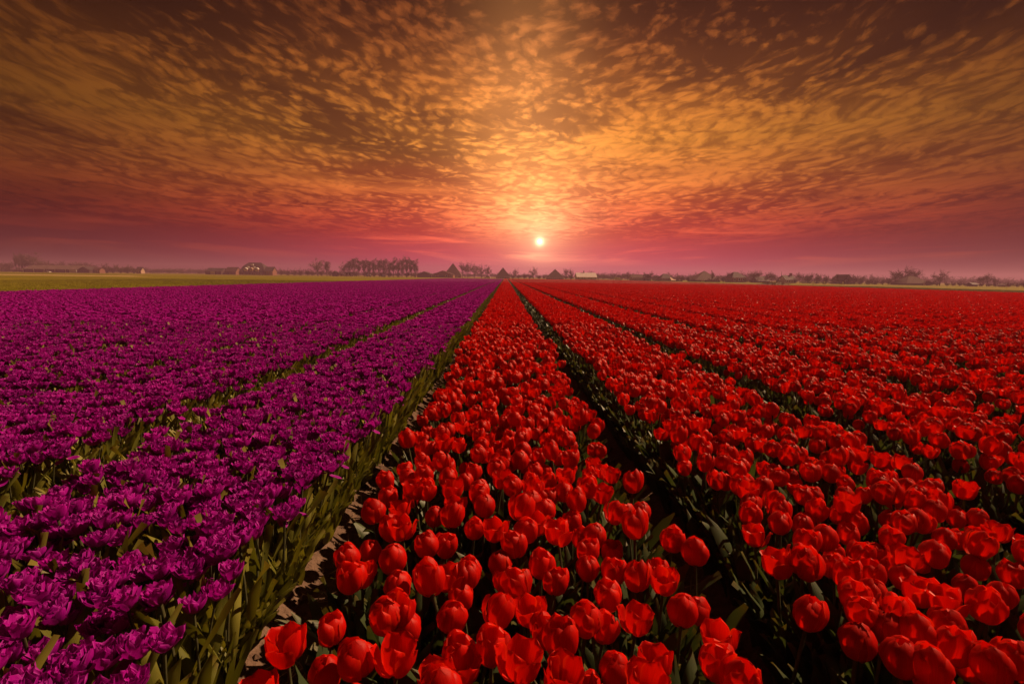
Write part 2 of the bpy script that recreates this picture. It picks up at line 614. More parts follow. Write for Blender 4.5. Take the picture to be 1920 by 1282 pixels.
def red_profile(c):
    rp = [(0, .004), (.12, .019), (.32, .034), (.55, .0385), (.76, .0365 - .004 * c + .001 * (1 - c)), (.9, .033 - .010 * c + .004 * (1 - c)), (1, .029 - .017 * c + .008 * (1 - c))]
    zp = [(0, 0), (.12, .06), (.32, .27), (.55, .54), (.76, .79), (.9, .94), (1, 1.0)]
    hp = [(0, .005), (.12, .017), (.32, .0275), (.55, .0335), (.76, .0325), (.9, .0240), (.97, .014), (1, .004)]
    return rp, zp, hp


def pur_profile(k, s, zt):
    rp = [(0, .004), (.2, .020 * s), (.45, .035 * s), (.7, .043 * s), (.9, .046 * s), (1, (.046 + .004 * k) * s)]
    zp = [(0, 0), (.2, .08), (.45, .34 * zt), (.7, .68 * zt), (.9, .93 * zt), (1, 1.0 * zt)]
    hp = [(0, .005), (.2, .017), (.45, .027), (.7, .0285), (.88, .019), (1, .003)]
    return rp, zp, hp


def leaf_geo(g, az, length, width, e0, e1, rnd, mi=0, nu=7, nv=3, base=(0, 0, 0), wave=0.012, tint=-1.0, twist=None):
    """a lance-shaped leaf folded along its midrib, from elevation e0 at the base to e1 at the tip"""
    p_ = Vector(base)
    rows, us = [], [i / (nu - 1) for i in range(nu)]
    tw = rnd.uniform(-0.7, 0.7) if twist is None else twist
    ph = rnd.uniform(0, 6.28)
    wp = [(0, .42), (.15, .70), (.4, 1.0), (.65, .85), (.85, .45), (1, .03)]
    az_ = az
    vs = [-1 + 2 * j / (nv - 1) for j in range(nv)]
    daz = rnd.uniform(-0.5, 0.5) / nu
    for i, u in enumerate(us):
        e = e0 + (e1 - e0) * u ** 1.4
        dr = Vector((cos(az_) * cos(e), sin(az_) * cos(e), sin(e)))
        if i:
            p_ = p_ + dr * (length / (nu - 1))
        az_ += daz
        side = Vector((-sin(az_), cos(az_), 0))
        up = dr.cross(side) * -1
        a = tw * u
        s2 = side * cos(a) + up * sin(a)
        u2 = up * cos(a) - side * sin(a)
        hw = 0.5 * width * lerp_pts(wp, u)
        rows.append([p_ + s2 * (v * hw) - u2 * (-0.42 * abs(v) * hw) + u2 * (wave * sin(5.5 * u + ph + v * 1.3) * abs(v) * u) for v in vs])
    g.grid(rows, us, vs, mi, tint)


def stem_pts(h, lean, az, n=6):
    out = []
    for i in range(n):
        t = i / (n - 1)
        out.append(Vector((cos(az) * lean * t ** 1.8, sin(az) * lean * t ** 1.8, h * t)))
    return out


def head_frame(pts, twist, extra_tilt=0.0, az=0.0):
    a = (pts[-1] - pts[-2]).normalized()
    q = a.to_track_quat('Z', 'Y').to_matrix().to_4x4()
    mt = Matrix.Translation(pts[-1]) @ q @ Matrix.Rotation(twist, 4, 'Z')
    return mt


# a design is a dict of part geometries with the plant's origin at its foot
def red_design(i):
    rnd = random.Random(100 + i)
    state = ['closed', 'half', 'half', 'open', 'pointed', 'closed'][i]
    c = {'closed': 1.0, 'half': 0.55, 'open': 0.0, 'pointed': 0.75}[state]
    h = 0.345 + 0.02 * rnd.uniform(-1, 1)
    lean = [0.012, 0.045, 0.02, 0.03, 0.055, 0.035][i]
    sp = stem_pts(h, lean, 0.0)
    st = Geo()
    tube_geo(st, sp, [.0052, .005, .0047, .0045, .0043, .0046], 6)
    fr = head_frame(sp, rnd.uniform(0, 6.28))
    L = {'closed': .082, 'half': .083, 'open': .080, 'pointed': .094}[state]
    petals = []
    rp, zp, hp = red_profile(c)
    if state == 'pointed':
        hp = [(u, wv * (0.9 if u < .7 else .78)) for u, wv in hp]
    for k in range(6):
        g = Geo()
        inner = k % 2
        tilt = rnd.uniform(-0.05, 0.09) + (0.05 * (1 - c) * (0 if inner else 1)) + (0.16 if (i == 4 and k == 2) else 0) + (0.22 if (i == 3 and k == 4) else 0)
        petal_geo(g, k * pi / 3 + rnd.uniform(-.08, .08), L * (1 if inner else .96) * rnd.uniform(.90, 1.07), rp, zp, hp, 8, 6, rnd,
                  tilt=tilt, r_off=(-.0030 if inner else .0010), wav=rnd.uniform(.002, .0048))
        g2 = Geo()
        g2.merge(g, fr)
        petals.append(g2)
    leaves = []
    for k in range(2):
        g = Geo()
        leaf_geo(g, k * pi + rnd.uniform(-.6, .6) + 1.2, rnd.uniform(.27, .36), rnd.uniform(.050, .072), radians(rnd.uniform(70, 84)), radians(rnd.uniform(15, 55)), rnd,
                 base=(0, 0, 0.01 + .03 * k))
        leaves.append(g)
    return dict(stem=st, petals=petals, leaves=leaves, inner=None, state=state, top=fr @ Vector((0, 0, L * .5)), lean=lean)


def purple_design(i):
    rnd = random.Random(300 + i)
    state = ['full', 'full', 'cup', 'loose', 'full', 'cup'][i]
    h = 0.315 + 0.02 * rnd.uniform(-1, 1)
    lean = [0.02, 0.045, 0.03, 0.055, 0.012, 0.04][i]
    sp = stem_pts(h, lean, 0.0)
    st = Geo()
    tube_geo(st, sp, [.0042, .004, .0038, .0036, .0036, .004], 6)
    fr = head_frame(sp, rnd.uniform(0, 6.28)) @ Matrix.Scale(.72, 4)
    L = {'full': .062, 'cup': .070, 'loose': .058}[state]
    s = {'full': 1.08, 'cup': .92, 'loose': 1.15}[state]
    petals = []
    for k in range(6):
        g = Geo()
        rp, zp, hp = pur_profile(1.2 if state == 'loose' else .3, s, 1.0)
        tilt = rnd.uniform(-.05, .22)
        if state == 'loose' and k in (1, 4):
            tilt = 1.05
        petal_geo(g, k * pi / 3 + rnd.uniform(-.12, .12), L * rnd.uniform(.88, 1.05), rp, zp, hp, 6, 5, rnd, tilt=tilt,
                  r_off=(0 if k % 2 else .002), wav=rnd.uniform(.003, .006))
        g2 = Geo()
        g2.merge(g, fr)
        petals.append(g2)
    inner = Geo()
    for ring, (cnt, sc, zt) in enumerate(((6, .76, 1.02), (5, .52, 1.0), (4, .28, .92))):
        for k in range(cnt):
            g = Geo()
            rp, zp, hp = pur_profile(-.3, sc * s, zt)
            petal_geo(g, k * 2 * pi / cnt + ring * .5 + rnd.uniform(-.2, .2), L * rnd.uniform(.85, 1.06), rp, zp, [(u, wv * .86) for u, wv in hp], 5, 4, rnd,
                      tilt=rnd.uniform(-.06, .14), wav=rnd.uniform(.004, .008), wrap_min=.018)
            inner.merge(g, fr)
    leaves = []
    for k in range(2):
        g = Geo()
        leaf_geo(g, k * pi + rnd.uniform(-.6, .6) + .4, rnd.uniform(.27, .35), rnd.uniform(.028, .042), radians(rnd.uniform(74, 86)), radians(rnd.uniform(40, 70)), rnd,
                 base=(0, 0, 0.01 + .03 * k))
        leaves.append(g)
    return dict(stem=st, petals=petals, leaves=leaves, inner=inner, state=state, top=fr @ Vector((0, 0, L * .5)), lean=lean)


designs = {'red': [red_design(i) for i in range(6)], 'purple': [purple_design(i) for i in range(6)]}
PM = {'red': M['red_petal'], 'purple': M['purple_petal']}
LM = {'red': M['leaf'], 'purple': M['leaf_lit']}

# source shapes for the masses of flowers live in collections that are not part of the scene
SRC = {}


def source(colour, idx, me):
    c = SRC.setdefault(colour, bpy.data.collections.new('%s tulip shapes' % colour))
    o = bpy.data.objects.new('%s_tulip_shape_%02d' % (colour, idx), me)
    c.objects.link(o)


def whole(ds, colour, extra_leaves=True, seed=0):
    g = Geo()
    I = Matrix.Identity(4)
    g.merge(ds['stem'], I, {0: 1})
    for q in ds['petals']:
        g.merge(q, I)
    if ds['inner']:
        g.merge(ds['inner'], I)
    for q in ds['leaves']:
        g.merge(q, I, {0: 2})
    rnd = random.Random(seed)
    leaf_geo(g, rnd.uniform(0, 6.28), rnd.uniform(.22, .30), rnd.uniform(.03, .045), radians(80), radians(45), rnd, mi=2)
    return g


def leaf_clump(colour, seed, spread):
    """flowerless leaves leaning out towards +X, as on a bed's flank"""
    rnd = random.Random(seed)
    g = Geo()
    for k in range(5):
        wd = rnd.uniform(.048, .074) if colour == 'purple' else rnd.uniform(.045, .075)
        leaf_geo(g, rnd.gauss(0, .95), (rnd.uniform(.19, .29) if colour == 'purple' else rnd.uniform(.22, .33)), wd, radians(rnd.uniform(66, 86)), radians(rnd.uniform(20, 66)), rnd, mi=2,
                 base=(rnd.uniform(-.03, .03), rnd.uniform(-.05, .05), 0))
    return g


def mid_head(g, colour, base, h, rnd, full):
    """a small flower for the middle distance"""
    tint = rnd.random()
    top = base + Vector((rnd.gauss(0, .018), rnd.gauss(0, .018), h))
    rot = rnd.uniform(0, 6.28)
    if colour == 'red':
        r, L, ro = rnd.uniform(.031, .039), rnd.uniform(.066, .080), rnd.uniform(.5, 1.15)
    else:
        r, L, ro = rnd.uniform(.031, .039), rnd.uniform(.037, .046), rnd.uniform(.85, 1.2)
    n = 6 if full else 4
    q = Matrix.Rotation(rnd.gauss(0, .16), 3, 'X') @ Matrix.Rotation(rnd.gauss(0, .16), 3, 'Y')
    rings = [(0.15, 0.0), (0.95, .42), (ro, .86)] if full else [(0.4, 0.0), (1.0, .55)]
    pts = []
    for rr, zz in rings:
        for j in range(n):
            a = rot + 2 * pi * j / n
            k = rr * (1 + .14 * (j % 2)) * rnd.uniform(.9, 1.1)
            pts.append(top + q @ Vector((r * k * cos(a), r * k * sin(a), L * zz * rnd.uniform(.92, 1.05))))
    fs = []
    for i in range(len(rings) - 1):
        for j in range(n):
            fs.append((i * n + j, i * n + (j + 1) % n, (i + 1) * n + (j + 1) % n, (i + 1) * n + j))
    b = len(pts)
    if full:                       # petal tips, and inner petals below the rim
        for j in range(n):
            a = rot + 2 * pi * (j + .5) / n
            pts.append(top + q @ Vector((r * ro * .95 * cos(a), r * ro * .95 * sin(a), L * rnd.uniform(.98, 1.12))))
            fs.append(((len(rings) - 1) * n + j, (len(rings) - 1) * n + (j + 1) % n, b + j))
        c0 = len(pts)
        pts.append(top + q @ Vector((0, 0, L * (.62 if colour == 'red' else .95))))
        for j in range(n):
            fs.append(((len(rings) - 1) * n + j, (len(rings) - 1) * n + (j + 1) % n, c0))
    else:
        pts.append(top + q @ Vector((r * rnd.uniform(-.4, .4), r * rnd.uniform(-.4, .4), L)))
        for j in range(n):
            fs.append(((len(rings) - 1) * n + j, (len(rings) - 1) * n + (j + 1) % n, b))
    g.tris(pts, fs, 0, tint, pu=.6)


def cheap_leaf(g, base, az, length, width, e, rnd):
    tint = rnd.random()
    d1 = Vector((cos(az) * cos(e), sin(az) * cos(e), sin(e)))
    e2 = e - rnd.uniform(.2, .8)
    d2 = Vector((cos(az) * cos(e2), sin(az) * cos(e2), sin(e2)))
    s_ = Vector((-sin(az), cos(az), 0)) * width * .5
    m_ = base + d1 * length * .55
    g.tris([base - s_ * .5, base + s_ * .5, m_ + s_, m_ - s_, m_ + d2 * length * .45], [(0, 1, 2, 3), (3, 2, 4)], 2, tint, pu=.5)


HT = {'red': .328, 'purple': .315}


def patch(colour, width, length, seed, full):
    rnd = random.Random(seed)
    g = Geo()
    step = .073 if colour == 'red' else .064
    nx, ny = int(width / step), int(length / step)
    for i in range(nx):
        for j in range(ny):
            if rnd.random() < .05:
                continue
            x = -width / 2 + (i + .5 + rnd.uniform(-.45, .45)) * width / nx
            y = (j + .5 + rnd.uniform(-.45, .45)) * length / ny
            if abs(x) > width / 2 - .02:
                x *= .97
            h = HT[colour] + rnd.gauss(0, .018) + .03 * mnoise.noise(Vector((x * 2 + seed, y * 2, 0)))
            b = Vector((x, y, 0))
            mid_head(g, colour, b, h, rnd, full)
            if full:
                for _ in range(2):
                    cheap_leaf(g, b, rnd.uniform(0, 6.28), rnd.uniform(.24, .34), rnd.uniform(.035, .055), radians(rnd.uniform(60, 85)), rnd)
            elif rnd.random() < .5:
                cheap_leaf(g, b, rnd.uniform(0, 6.28), rnd.uniform(.26, .36), .06, radians(rnd.uniform(65, 88)), rnd)
    n_edge = int(length * (34 if full else 16))
    for sd_ in (-1, 1):
        for _ in range(n_edge):
            cheap_leaf(g, Vector((sd_ * (width / 2 + rnd.uniform(-.10, .05)), rnd.uniform(0, length), 0)), (0 if sd_ > 0 else pi) + rnd.gauss(0, .8),
                       rnd.uniform(.2, .34), rnd.uniform(.035, .06) * (1 if full else 1.5), radians(rnd.uniform(35, 80)), rnd)
    return g


LOD1_LEN, LOD2_LEN = 1.5, 6.0
N_MID, N_FAR = 5, 4
# source order: 0-5 whole plants, 6-9 leaf clumps, 10-14 middle patches, 15-18 far patches
for colour in ('red', 'purple'):
    mats = [PM[colour], M['stem'], LM[colour]]
    wd = RED_W if colour == 'red' else PUR_W
    for i in range(6):
        source(colour, i, whole(designs[colour][i], colour, seed=i).mesh('%s_tulip_whole' % colour, mats))
    for i in range(4):
        source(colour, 6 + i, leaf_clump(colour, 50 + i, 1).mesh('%s_tulip_leaves' % colour, mats))
    for i in range(N_MID):
        source(colour, 10 + i, patch(colour, wd, LOD1_LEN, 700 + i, True).mesh('%s_tulip_patch' % colour, mats, smooth=False))
    for i in range(N_FAR):
        source(colour, 10 + N_MID + i, patch(colour, wd, LOD2_LEN, 800 + i, False).mesh('%s_tulip_patch' % colour, mats, smooth=False))

# ------------------------------------------------------------------ planting
NEAR_END = 9.0
# heads of the nearest red tulips as they stand in the photograph (photo pixels), turned into places in the bed
SEEDS = [(723, 900), (728, 932), (775, 912), (800, 917), (838, 897), (873, 898), (795, 887), (700, 960), (750, 952), (752, 987), (712, 997), (815, 967),
         (853, 947), (820, 943), (900, 920), (908, 948), (960, 910), (980, 947), (1002, 913), (1028, 930), (1080, 935), (1060, 890), (1130, 923), (1100, 907),
         (1147, 890), (1187, 893), (1155, 957), (1203, 947), (1203, 927), (1190, 977), (890, 990), (927, 997), (800, 1017), (837, 1020), (987, 993), (1007, 977),
         (977, 1023), (1045, 1000), (1073, 980), (1093, 1007), (1180, 1013), (1263, 987), (1247, 1017), (650, 1035), (737, 1047), (657, 1083), (803, 1083),
         (840, 1080), (880, 1067), (880, 1030), (937, 1057), (967, 1087), (1015, 1057), (1043, 1083), (1102, 1067), (1103, 1033), (1148, 1033), (1152, 1070),
         (1195, 1077), (1245, 1087), (747, 1100), (722, 1157), (762, 1180), (745, 1223), (848, 1153), (937, 1143), (992, 1143), (923, 1217), (978, 1233),
         (1023, 1183), (1053, 1193), (1098, 1160), (1135, 1177), (1140, 1113), (1195, 1163), (1280, 1143), (820, 1268), (667, 1236), (628, 1240), (1153, 1250),
         (1227, 1238), (1187, 1212), (535, 1195), (527, 1257), (1310, 1105), (1348, 1163), (1347, 1223), (1390, 1265), (1305, 1008), (1457, 1032), (1513, 1062),
         (1522, 1112), (1593, 1068), (1563, 1060), (1635, 1113), (1652, 1077), (1610, 1175), (1720, 1110), (1720, 1180), (1690, 1233), (1790, 1207), (1743, 1252),
         (1777, 1167), (1773, 1127), (1850, 1133), (1857, 1250), (1903, 1243), (1513, 1020), (1462, 983), (1343, 897), (1407, 938), (1452, 937), (1617, 1033),
         (1590, 1000), (1700, 1040), (640, 1045)]
rp_ = random.Random(21)
plants = {'red': [], 'purple': []}     # (x, y, z, rz, scale, design)


def in_view(x, y, pad=2.5):
    return y > 0.25 and abs(x - 0.014 * y) < y * 1.06 + pad


taken = {}


def key(x, y):
    return (int(x // .1), int(y // .1))


def free(x, y, dmin):
    kx, ky = key(x, y)
    for i in range(kx - 2, kx + 3):
        for j in range(ky - 2, ky + 3):
            for (a, b) in taken.get((i, j), ()):
                if (a - x) ** 2 + (b - y) ** 2 < dmin * dmin:
                    return False
    return True


def occupy(x, y):
    taken.setdefault(key(x, y), []).append((x, y))


for (sx, sy) in SEEDS:
    i = rp_.randrange(6)
    ds = designs['red'][i]
    s = rp_.uniform(.90, 1.05)
    rz = rp_.uniform(0, 6.28)
    zt = BED_Z + ds['top'].z * s
    q = on_plane(sx, sy, zt)
    off = Matrix.Rotation(rz, 3, 'Z') @ (Vector((ds['top'].x, ds['top'].y, 0)) * s)
    x, y = q.x - off.x, q.y - off.y
    if not free(q.x, q.y, .045):
        continue
    occupy(q.x, q.y)
    plants['red'].append((x, y, ground_z(x, y) - .004, rz, s, i))

for colour, c, wd in beds:
    step = .072 if colour == 'red' else .056
    nyy = int((NEAR_END - .3) / step)
    nxx = int(wd / step)
    for j in range(nyy):
        y0 = .3 + j * step
        if not in_view(c, y0):
            continue
        for k in range(nxx):
            if rp_.random() < .05:
                continue
            x = c - wd / 2 + (k + .5 + rp_.uniform(-.48, .48)) * wd / nxx
            y = y0 + rp_.uniform(-.48, .48) * step
            x += .02 * mnoise.noise(Vector((y * 1.7, c, 0))) * (1 if abs(x - c) > wd / 2 - .1 else 0)
            if not in_view(x, y):
                continue
            if colour == 'purple' and mnoise.noise(Vector((x * 1.3, y * 1.1, 7))) > .50 and rp_.random() < .5:
                continue          # thin places in the purple beds
            if colour == 'red' and c < .1 and .8 < y < 2.2 and rp_.random() < .6:
                continue          # the measured plants stand here
            if colour == 'red' and not free(x, y, .059):
                continue
            if not free(x, y, 0.056 if colour == 'red' else .038):
                continue
            occupy(x, y)
            plants[colour].append((x, y, bed_profile(x) - .004, rp_.uniform(0, 6.28), rp_.uniform(.82, 1.04) if colour == 'red' else rp_.uniform(.90, 1.09), rp_.randrange(6)))

# the 290 of each colour that show largest become things of their own; the rest stay in the mass
singles, rest = {}, {}
for colour in plants:
    cand = []
    for q in plants[colour]:
        ds = designs[colour][q[5]]
        hd = Vector((q[0], q[1], q[2])) + Matrix.Rotation(q[3], 3, 'Z') @ (ds['top'] * q[4])
        pr = project(hd)
        if pr and -15 < pr[0] < 1935 and -10 < pr[1] < 1300:
            cand.append((pr[2], pr, q))
    cand.sort(key=lambda a: a[0])
    keep = cand[:285]
    ids = {id(a[2]) for a in keep}
    singles[colour] = keep
    rest[colour] = [q for q in plants[colour] if id(q) not in ids]

part_mesh = {}
for colour in designs:
    for i, ds in enumerate(designs[colour]):
        L_ = [('stem', ds['stem'].mesh('stem', [M['stem']]), None)]
        for q in ds['leaves']:
            L_.append(('leaf', q.mesh('leaf', [LM[colour]]), None))
        for q in ds['petals']:
            L_.append(('petal', q.mesh('petal', [PM[colour]]), None))
        if ds['inner']:
            L_.append(('inner_petals', ds['inner'].mesh('inner_petals', [PM[colour]]), 'stuff'))
        part_mesh[colour, i] = L_

# ---- labels for the single flowers: look first, then lean, then where in its bed
STATE = {'red': {'closed': 'egg-shaped', 'half': 'half-open', 'open': 'open-cupped', 'pointed': 'tall narrow'},
         'purple': {'full': 'ruffled', 'cup': 'cup-shaped', 'loose': 'loose'}}
ROWS = ['front', 'second', 'third', 'fourth', 'fifth', 'sixth', 'seventh', 'eighth', 'ninth', 'tenth']


def bed_of(colour, x):
    lst = [(c, wd) for cc, c, wd in beds if cc == colour]
    k, (c, wd) = min(enumerate(lst), key=lambda e: abs(e[1][0] - x))
    return k, (x - c) / (wd / 2)


ORD = {'red': ['central red bed', 'second red bed', 'third red bed', 'fourth red bed'],
       'purple': ['furrow-side bed', 'second purple bed', 'third purple bed', 'fourth purple bed']}
entries = []
for colour in singles:
    for dep, pr, q in singles[colour]:
        x, y, z, rz, s, i = q
        ds = designs[colour][i]
        k, t = bed_of(colour, x)
        colm = 'left edge' if t < -.75 else 'left half' if t < -.25 else 'middle' if t < .25 else 'right half' if t < .75 else 'right edge'
        lean = ''
        lx = cos(rz) * ds['lean']
        if ds['lean'] > .028:
            lean = ' leaning right' if lx > .02 else ' leaning left' if lx < -.02 else ''
        size = 'small ' if s < .90 else 'large ' if s > 1.0 else ''
        row = ROWS[min(9, max(0, int((y - .75) / .22)))]
        lab = '%s%s %s tulip%s, %s row, %s of %s' % (size, STATE[colour][ds['state']], colour, lean, row, colm, ORD[colour][min(k, 3)])
        entries.append([lab, colour, q, pr])
bylab = {}
for e in entries:
    bylab.setdefault(e[0], []).append(e)
NUM = ['', '', 'two', 'three', 'four', 'five', 'six', 'seven', 'eight']
for lab, es in bylab.items():
    if len(es) > 1:
        es.sort(key=lambda e: e[3][0])
        n = len(es)
        for i, e in enumerate(es):
            which = 'leftmost' if i == 0 else 'rightmost' if i == n - 1 else ['', 'second', 'third', 'fourth', 'fifth', 'sixth', 'seventh'][min(i, 6)]
            e[0] = lab + (', %s twin' % ('left' if i == 0 else 'right') if n == 2 else ', %s of %s' % (which, NUM[min(n, 8)]))

for e in entries:
    if len(e[0].split()) > 16:
        e[0] = e[0].replace(' row,', ',')
proto = {}
GROUPN = {'red': 'red tulips near the camera', 'purple': 'purple tulips near the camera'}
for lab, colour, q, pr in entries:
    x, y, z, rz, s, i = q
    if (colour, i) not in proto:
        t = thing('%s_tulip' % colour, lab, 'tulip', (x, y, z), rz, GROUPN[colour])
        kids = []
        for nm, me, kd in part_mesh[colour, i]:
            o = link(nm, me, t)
            if kd:
                o['kind'] = kd
            kids.append(o)
        proto[colour, i] = (t, kids)
    else:
        t0, kids = proto[colour, i]
        t = t0.copy()
        COL.objects.link(t)
        t.location, t.rotation_euler = (x, y, z), (0, 0, rz)
        t['label'] = lab
        for o in kids:
            o2 = o.copy()
            COL.objects.link(o2)
            o2.parent = t
    t.scale = (s, s, s)

# ---- everything further off, and the leaves on the flanks of the beds: one mass per colour
inst = {'red': [], 'purple': []}       # (x, y, z, rz, scale, index)
for colour in rest:
    for x, y, z, rz, s, i in rest[colour]:
        inst[colour].append((x, y, z, rz, s, i))
for colour, c, wd in beds:
    # flank leaves, near
    for side in (-1, 1):
        y = .35
        while y < NEAR_END + .5:
            dens = .062 if colour == 'purple' else .075
            y += dens * rp_.uniform(.6, 1.4)
            if not in_view(c, y, 3):
                continue
            nlay = 3 if colour == 'purple' else 2
            for lay in range(nlay):
                x = c + side * (wd / 2 - .095 + lay * (.028 if colour == 'purple' else .05) + rp_.uniform(-.025, .025))
                inst[colour].append((x, y + rp_.uniform(-.04, .04), bed_profile(x) - .01, (0 if side > 0 else pi) + rp_.gauss(0, .35),
                                     rp_.uniform(.75, 1.1) * (1 - .13 * lay) * (.76 if colour == 'purple' else 1), 6 + rp_.randrange(4)))
    # leaves between the stems
    y = .35
    while y < NEAR_END:
        y += .055 if colour == 'red' else .07
        if in_view(c, y, 1.5):
            for _ in range(4):
                x = c + rp_.uniform(-.5, .5) * wd
                inst[colour].append((x, y + rp_.uniform(-.03, .03), bed_profile(x) - .01, rp_.uniform(0, 6.28), rp_.uniform(.75, 1.0) * (1 if colour == 'red' else .82), 6 + rp_.randrange(4)))
    if colour == 'purple' and c > -1.5:      # the leafy gap left of the first purple bed
        y = .4
        while y < 60:
            y += .05 if y < 9 else .09
            if in_view(-1.99, y, 1):
                for _ in range(2):
                    inst[colour].append((-1.985 + rp_.uniform(-.10, .10), y + rp_.uniform(-.03, .03), BED_Z - .03, rp_.uniform(0, 6.28), rp_.uniform(.85, 1.12), 6 + rp_.randrange(4)))
    yend = Y_END_RED if colour == 'red' else Y_END_PUR
    y = NEAR_END
    while y < yend:
        if y < 75:
            ln, idx = LOD1_LEN, 10 + rp_.randrange(N_MID)
        else:
            ln, idx = LOD2_LEN, 10 + N_MID + rp_.randrange(N_FAR)
        if in_view(c, y + ln, 4):
            if rp_.random() < .5:
                inst[colour].append((c + rp_.uniform(-.012, .012), y, BED_Z - .005, 0.0, 1.0, idx))
            else:
                inst[colour].append((c + rp_.uniform(-.012, .012), y + ln, BED_Z - .005, pi, 1.0, idx))
        y += ln


def instancer(name, pts, coll, **props):
    me = bpy.data.meshes.new(name)
    me.from_pydata([q[:3] for q in pts], [], [])
    a = me.attributes.new('pick', 'INT', 'POINT')
    a.data.foreach_set('value', [q[5] for q in pts])
    a = me.attributes.new('turn', 'FLOAT_VECTOR', 'POINT')
    a.data.foreach_set('vector', [c_ for q in pts for c_ in (0.0, 0.0, q[3])])
    a = me.attributes.new('size', 'FLOAT', 'POINT')
    a.data.foreach_set('value', [q[4] for q in pts])
    o = link(name, me, **props)
    ng = bpy.data.node_groups.new(name, 'GeometryNodeTree')
    ng.interface.new_socket('Geometry', in_out='INPUT', socket_type='NodeSocketGeometry')
    ng.interface.new_socket('Geometry', in_out='OUTPUT', socket_type='NodeSocketGeometry')
    N = ng.nodes
    gi, go = N.new('NodeGroupInput'), N.new('NodeGroupOutput')
    iop = N.new('GeometryNodeInstanceOnPoints')
    ci = N.new('GeometryNodeCollectionInfo')
    ci.inputs['Collection'].default_value = coll
    ci.inputs['Separate Children'].default_value = True
    ci.inputs['Reset Children'].default_value = True
    ln = ng.links.new
    ln(gi.outputs[0], iop.inputs['Points'])
    ln(ci.outputs[0], iop.inputs['Instance'])
    iop.inputs['Pick Instance'].default_value = True
    for nm, typ, sock in (('pick', 'INT', 'Instance Index'), ('turn', 'FLOAT_VECTOR', 'Rotation'), ('size', 'FLOAT', 'Scale')):
        na = N.new('GeometryNodeInputNamedAttribute')
        na.data_type = typ
        na.inputs['Name'].default_value = nm
        src = [s for s in na.outputs if s.enabled and s.name == 'Attribute'][0]
        if nm == 'turn':
            er = N.new('FunctionNodeEulerToRotation')
            ln(src, er.inputs[0])
            src = er.outputs[0]
        ln(src, iop.inputs[sock])
    ln(iop.outputs[0], go.inputs[0])
    md = o.modifiers.new('planting', 'NODES')
    md.node_group = ng
    return o


instancer('red_tulips', inst['red'], SRC['red'], kind='stuff', label='mass of red tulips filling the beds to the far end of the field', category='tulips')
instancer('purple_tulips', inst['purple'], SRC['purple'], kind='stuff', label='mass of purple tulips filling the beds left of the furrow', category='tulips')

# ---- litter in the furrows
g = Geo()
rs = random.Random(5)
for _ in range(900):
    fx = rs.choice([-.655, -.655, .68, -1.99, 2.01]) + rs.gauss(0, .07)
    y = rs.uniform(.8, 6)
    a = rs.uniform(0, pi)
    ln = rs.uniform(.03, .13)
    z = ground_z(fx, y) + .006
    dv = Vector((cos(a), sin(a), rs.uniform(-.1, .25))) * ln
    s_ = Vector((-sin(a), cos(a), 0)) * .0022
    p0 = Vector((fx, y, z))
    g.tris([p0 - s_, p0 + s_, p0 + dv * .5 + s_ + Vector((0, 0, .006)), p0 + dv * .5 - s_ + Vector((0, 0, .006)), p0 + dv], [(0, 1, 2, 3), (3, 2, 4)])
link('straw_litter', g.mesh('straw_litter', [M['straw']]), kind='stuff', label='dry straw and dead stalks littering the bare furrows', category='litter')
g = Geo()
for _ in range(1500):
    fx = rs.choice([-.655, -.655, -.655, .68, .68, 2.01]) + rs.gauss(0, .085)
    y = rs.uniform(.8, 7)
    r = rs.uniform(.006, .022)
    z = ground_z(fx, y)
    b = [Vector((fx, y, z + r * .3)) + Vector(v_) * r * rs.uniform(.7, 1.2) for v_ in ((1, 0, 0), (-1, 0, 0), (0, 1, 0), (0, -1, 0), (0, 0, .8), (0, 0, -.6))]
    g.tris(b, [(0, 2, 4), (2, 1, 4), (1, 3, 4), (3, 0, 4), (2, 0, 5), (1, 2, 5), (3, 1, 5), (0, 3, 5)])
link('soil_clods', g.mesh('soil_clods', [M['soil']], smooth=False), kind='stuff', label='crumbly brown clods of soil in the furrows', category='soil')

# ---- grass on the meadow to the left and along the right edge
gc = bpy.data.collections.new('grass shapes')
for i in range(4):
    rnd = random.Random(60 + i)
    g = Geo()
    for _ in range(260):
        x, y = rnd.uniform(-1, 1), rnd.uniform(-1, 1)
        a = rnd.uniform(0, 6.28)
        h = rnd.uniform(.03, .075)
        l = Vector((rnd.gauss(0, .05), rnd.gauss(0, .05), h))
        s_ = Vector((cos(a), sin(a), 0)) * .012
        g.tris([Vector((x, y, 0)) - s_, Vector((x, y, 0)) + s_, Vector((x, y, 0)) + l], [(0, 1, 2)])
    o = bpy.data.objects.new('grass_shape_%02d' % i, g.mesh('grass_shape', [M['grass']], smooth=False))
    gc.objects.link(o)
gp = []
for side in (-1, 1):
    for i in range(26):
        for j in range(48):
            x = (X_LEFT - 1.6 - i * 1.8) if side < 0 else (X_RIGHT + .9 + i * 1.8)
            y = 16 + j * 1.9 if side < 0 else 38 + j * 1.9
            if in_view(x, y, 4):
                gp.append((x + rs.uniform(-.4, .4), y + rs.uniform(-.4, .4), -.06, rs.uniform(0, 6.28), rs.uniform(.8, 1.2), rs.randrange(4)))
instancer('grass', gp, gc, kind='stuff', label='short yellow-green meadow grass beside the tulip field', category='grass')
# ------------------------------------------------------------------ far farms and trees
def horizon(px):
    return 518.5 + (px - 960) * math.tan(radians(0.73))


def spot(px, D):
    """ground point at distance D along the rows, in the photo column px; and metres per photo pixel there"""
    dr = ray(px, horizon(px))
    t = D / dr.y
    x = dr.x * t
    dep = -(CAM_I @ Vector((x, D, 0))).z
    return x, dep / F_PX


def base_px(px, D):
    x, s = spot(px, D)
    return project((x, D, 0))[1]


G0 = -0.06


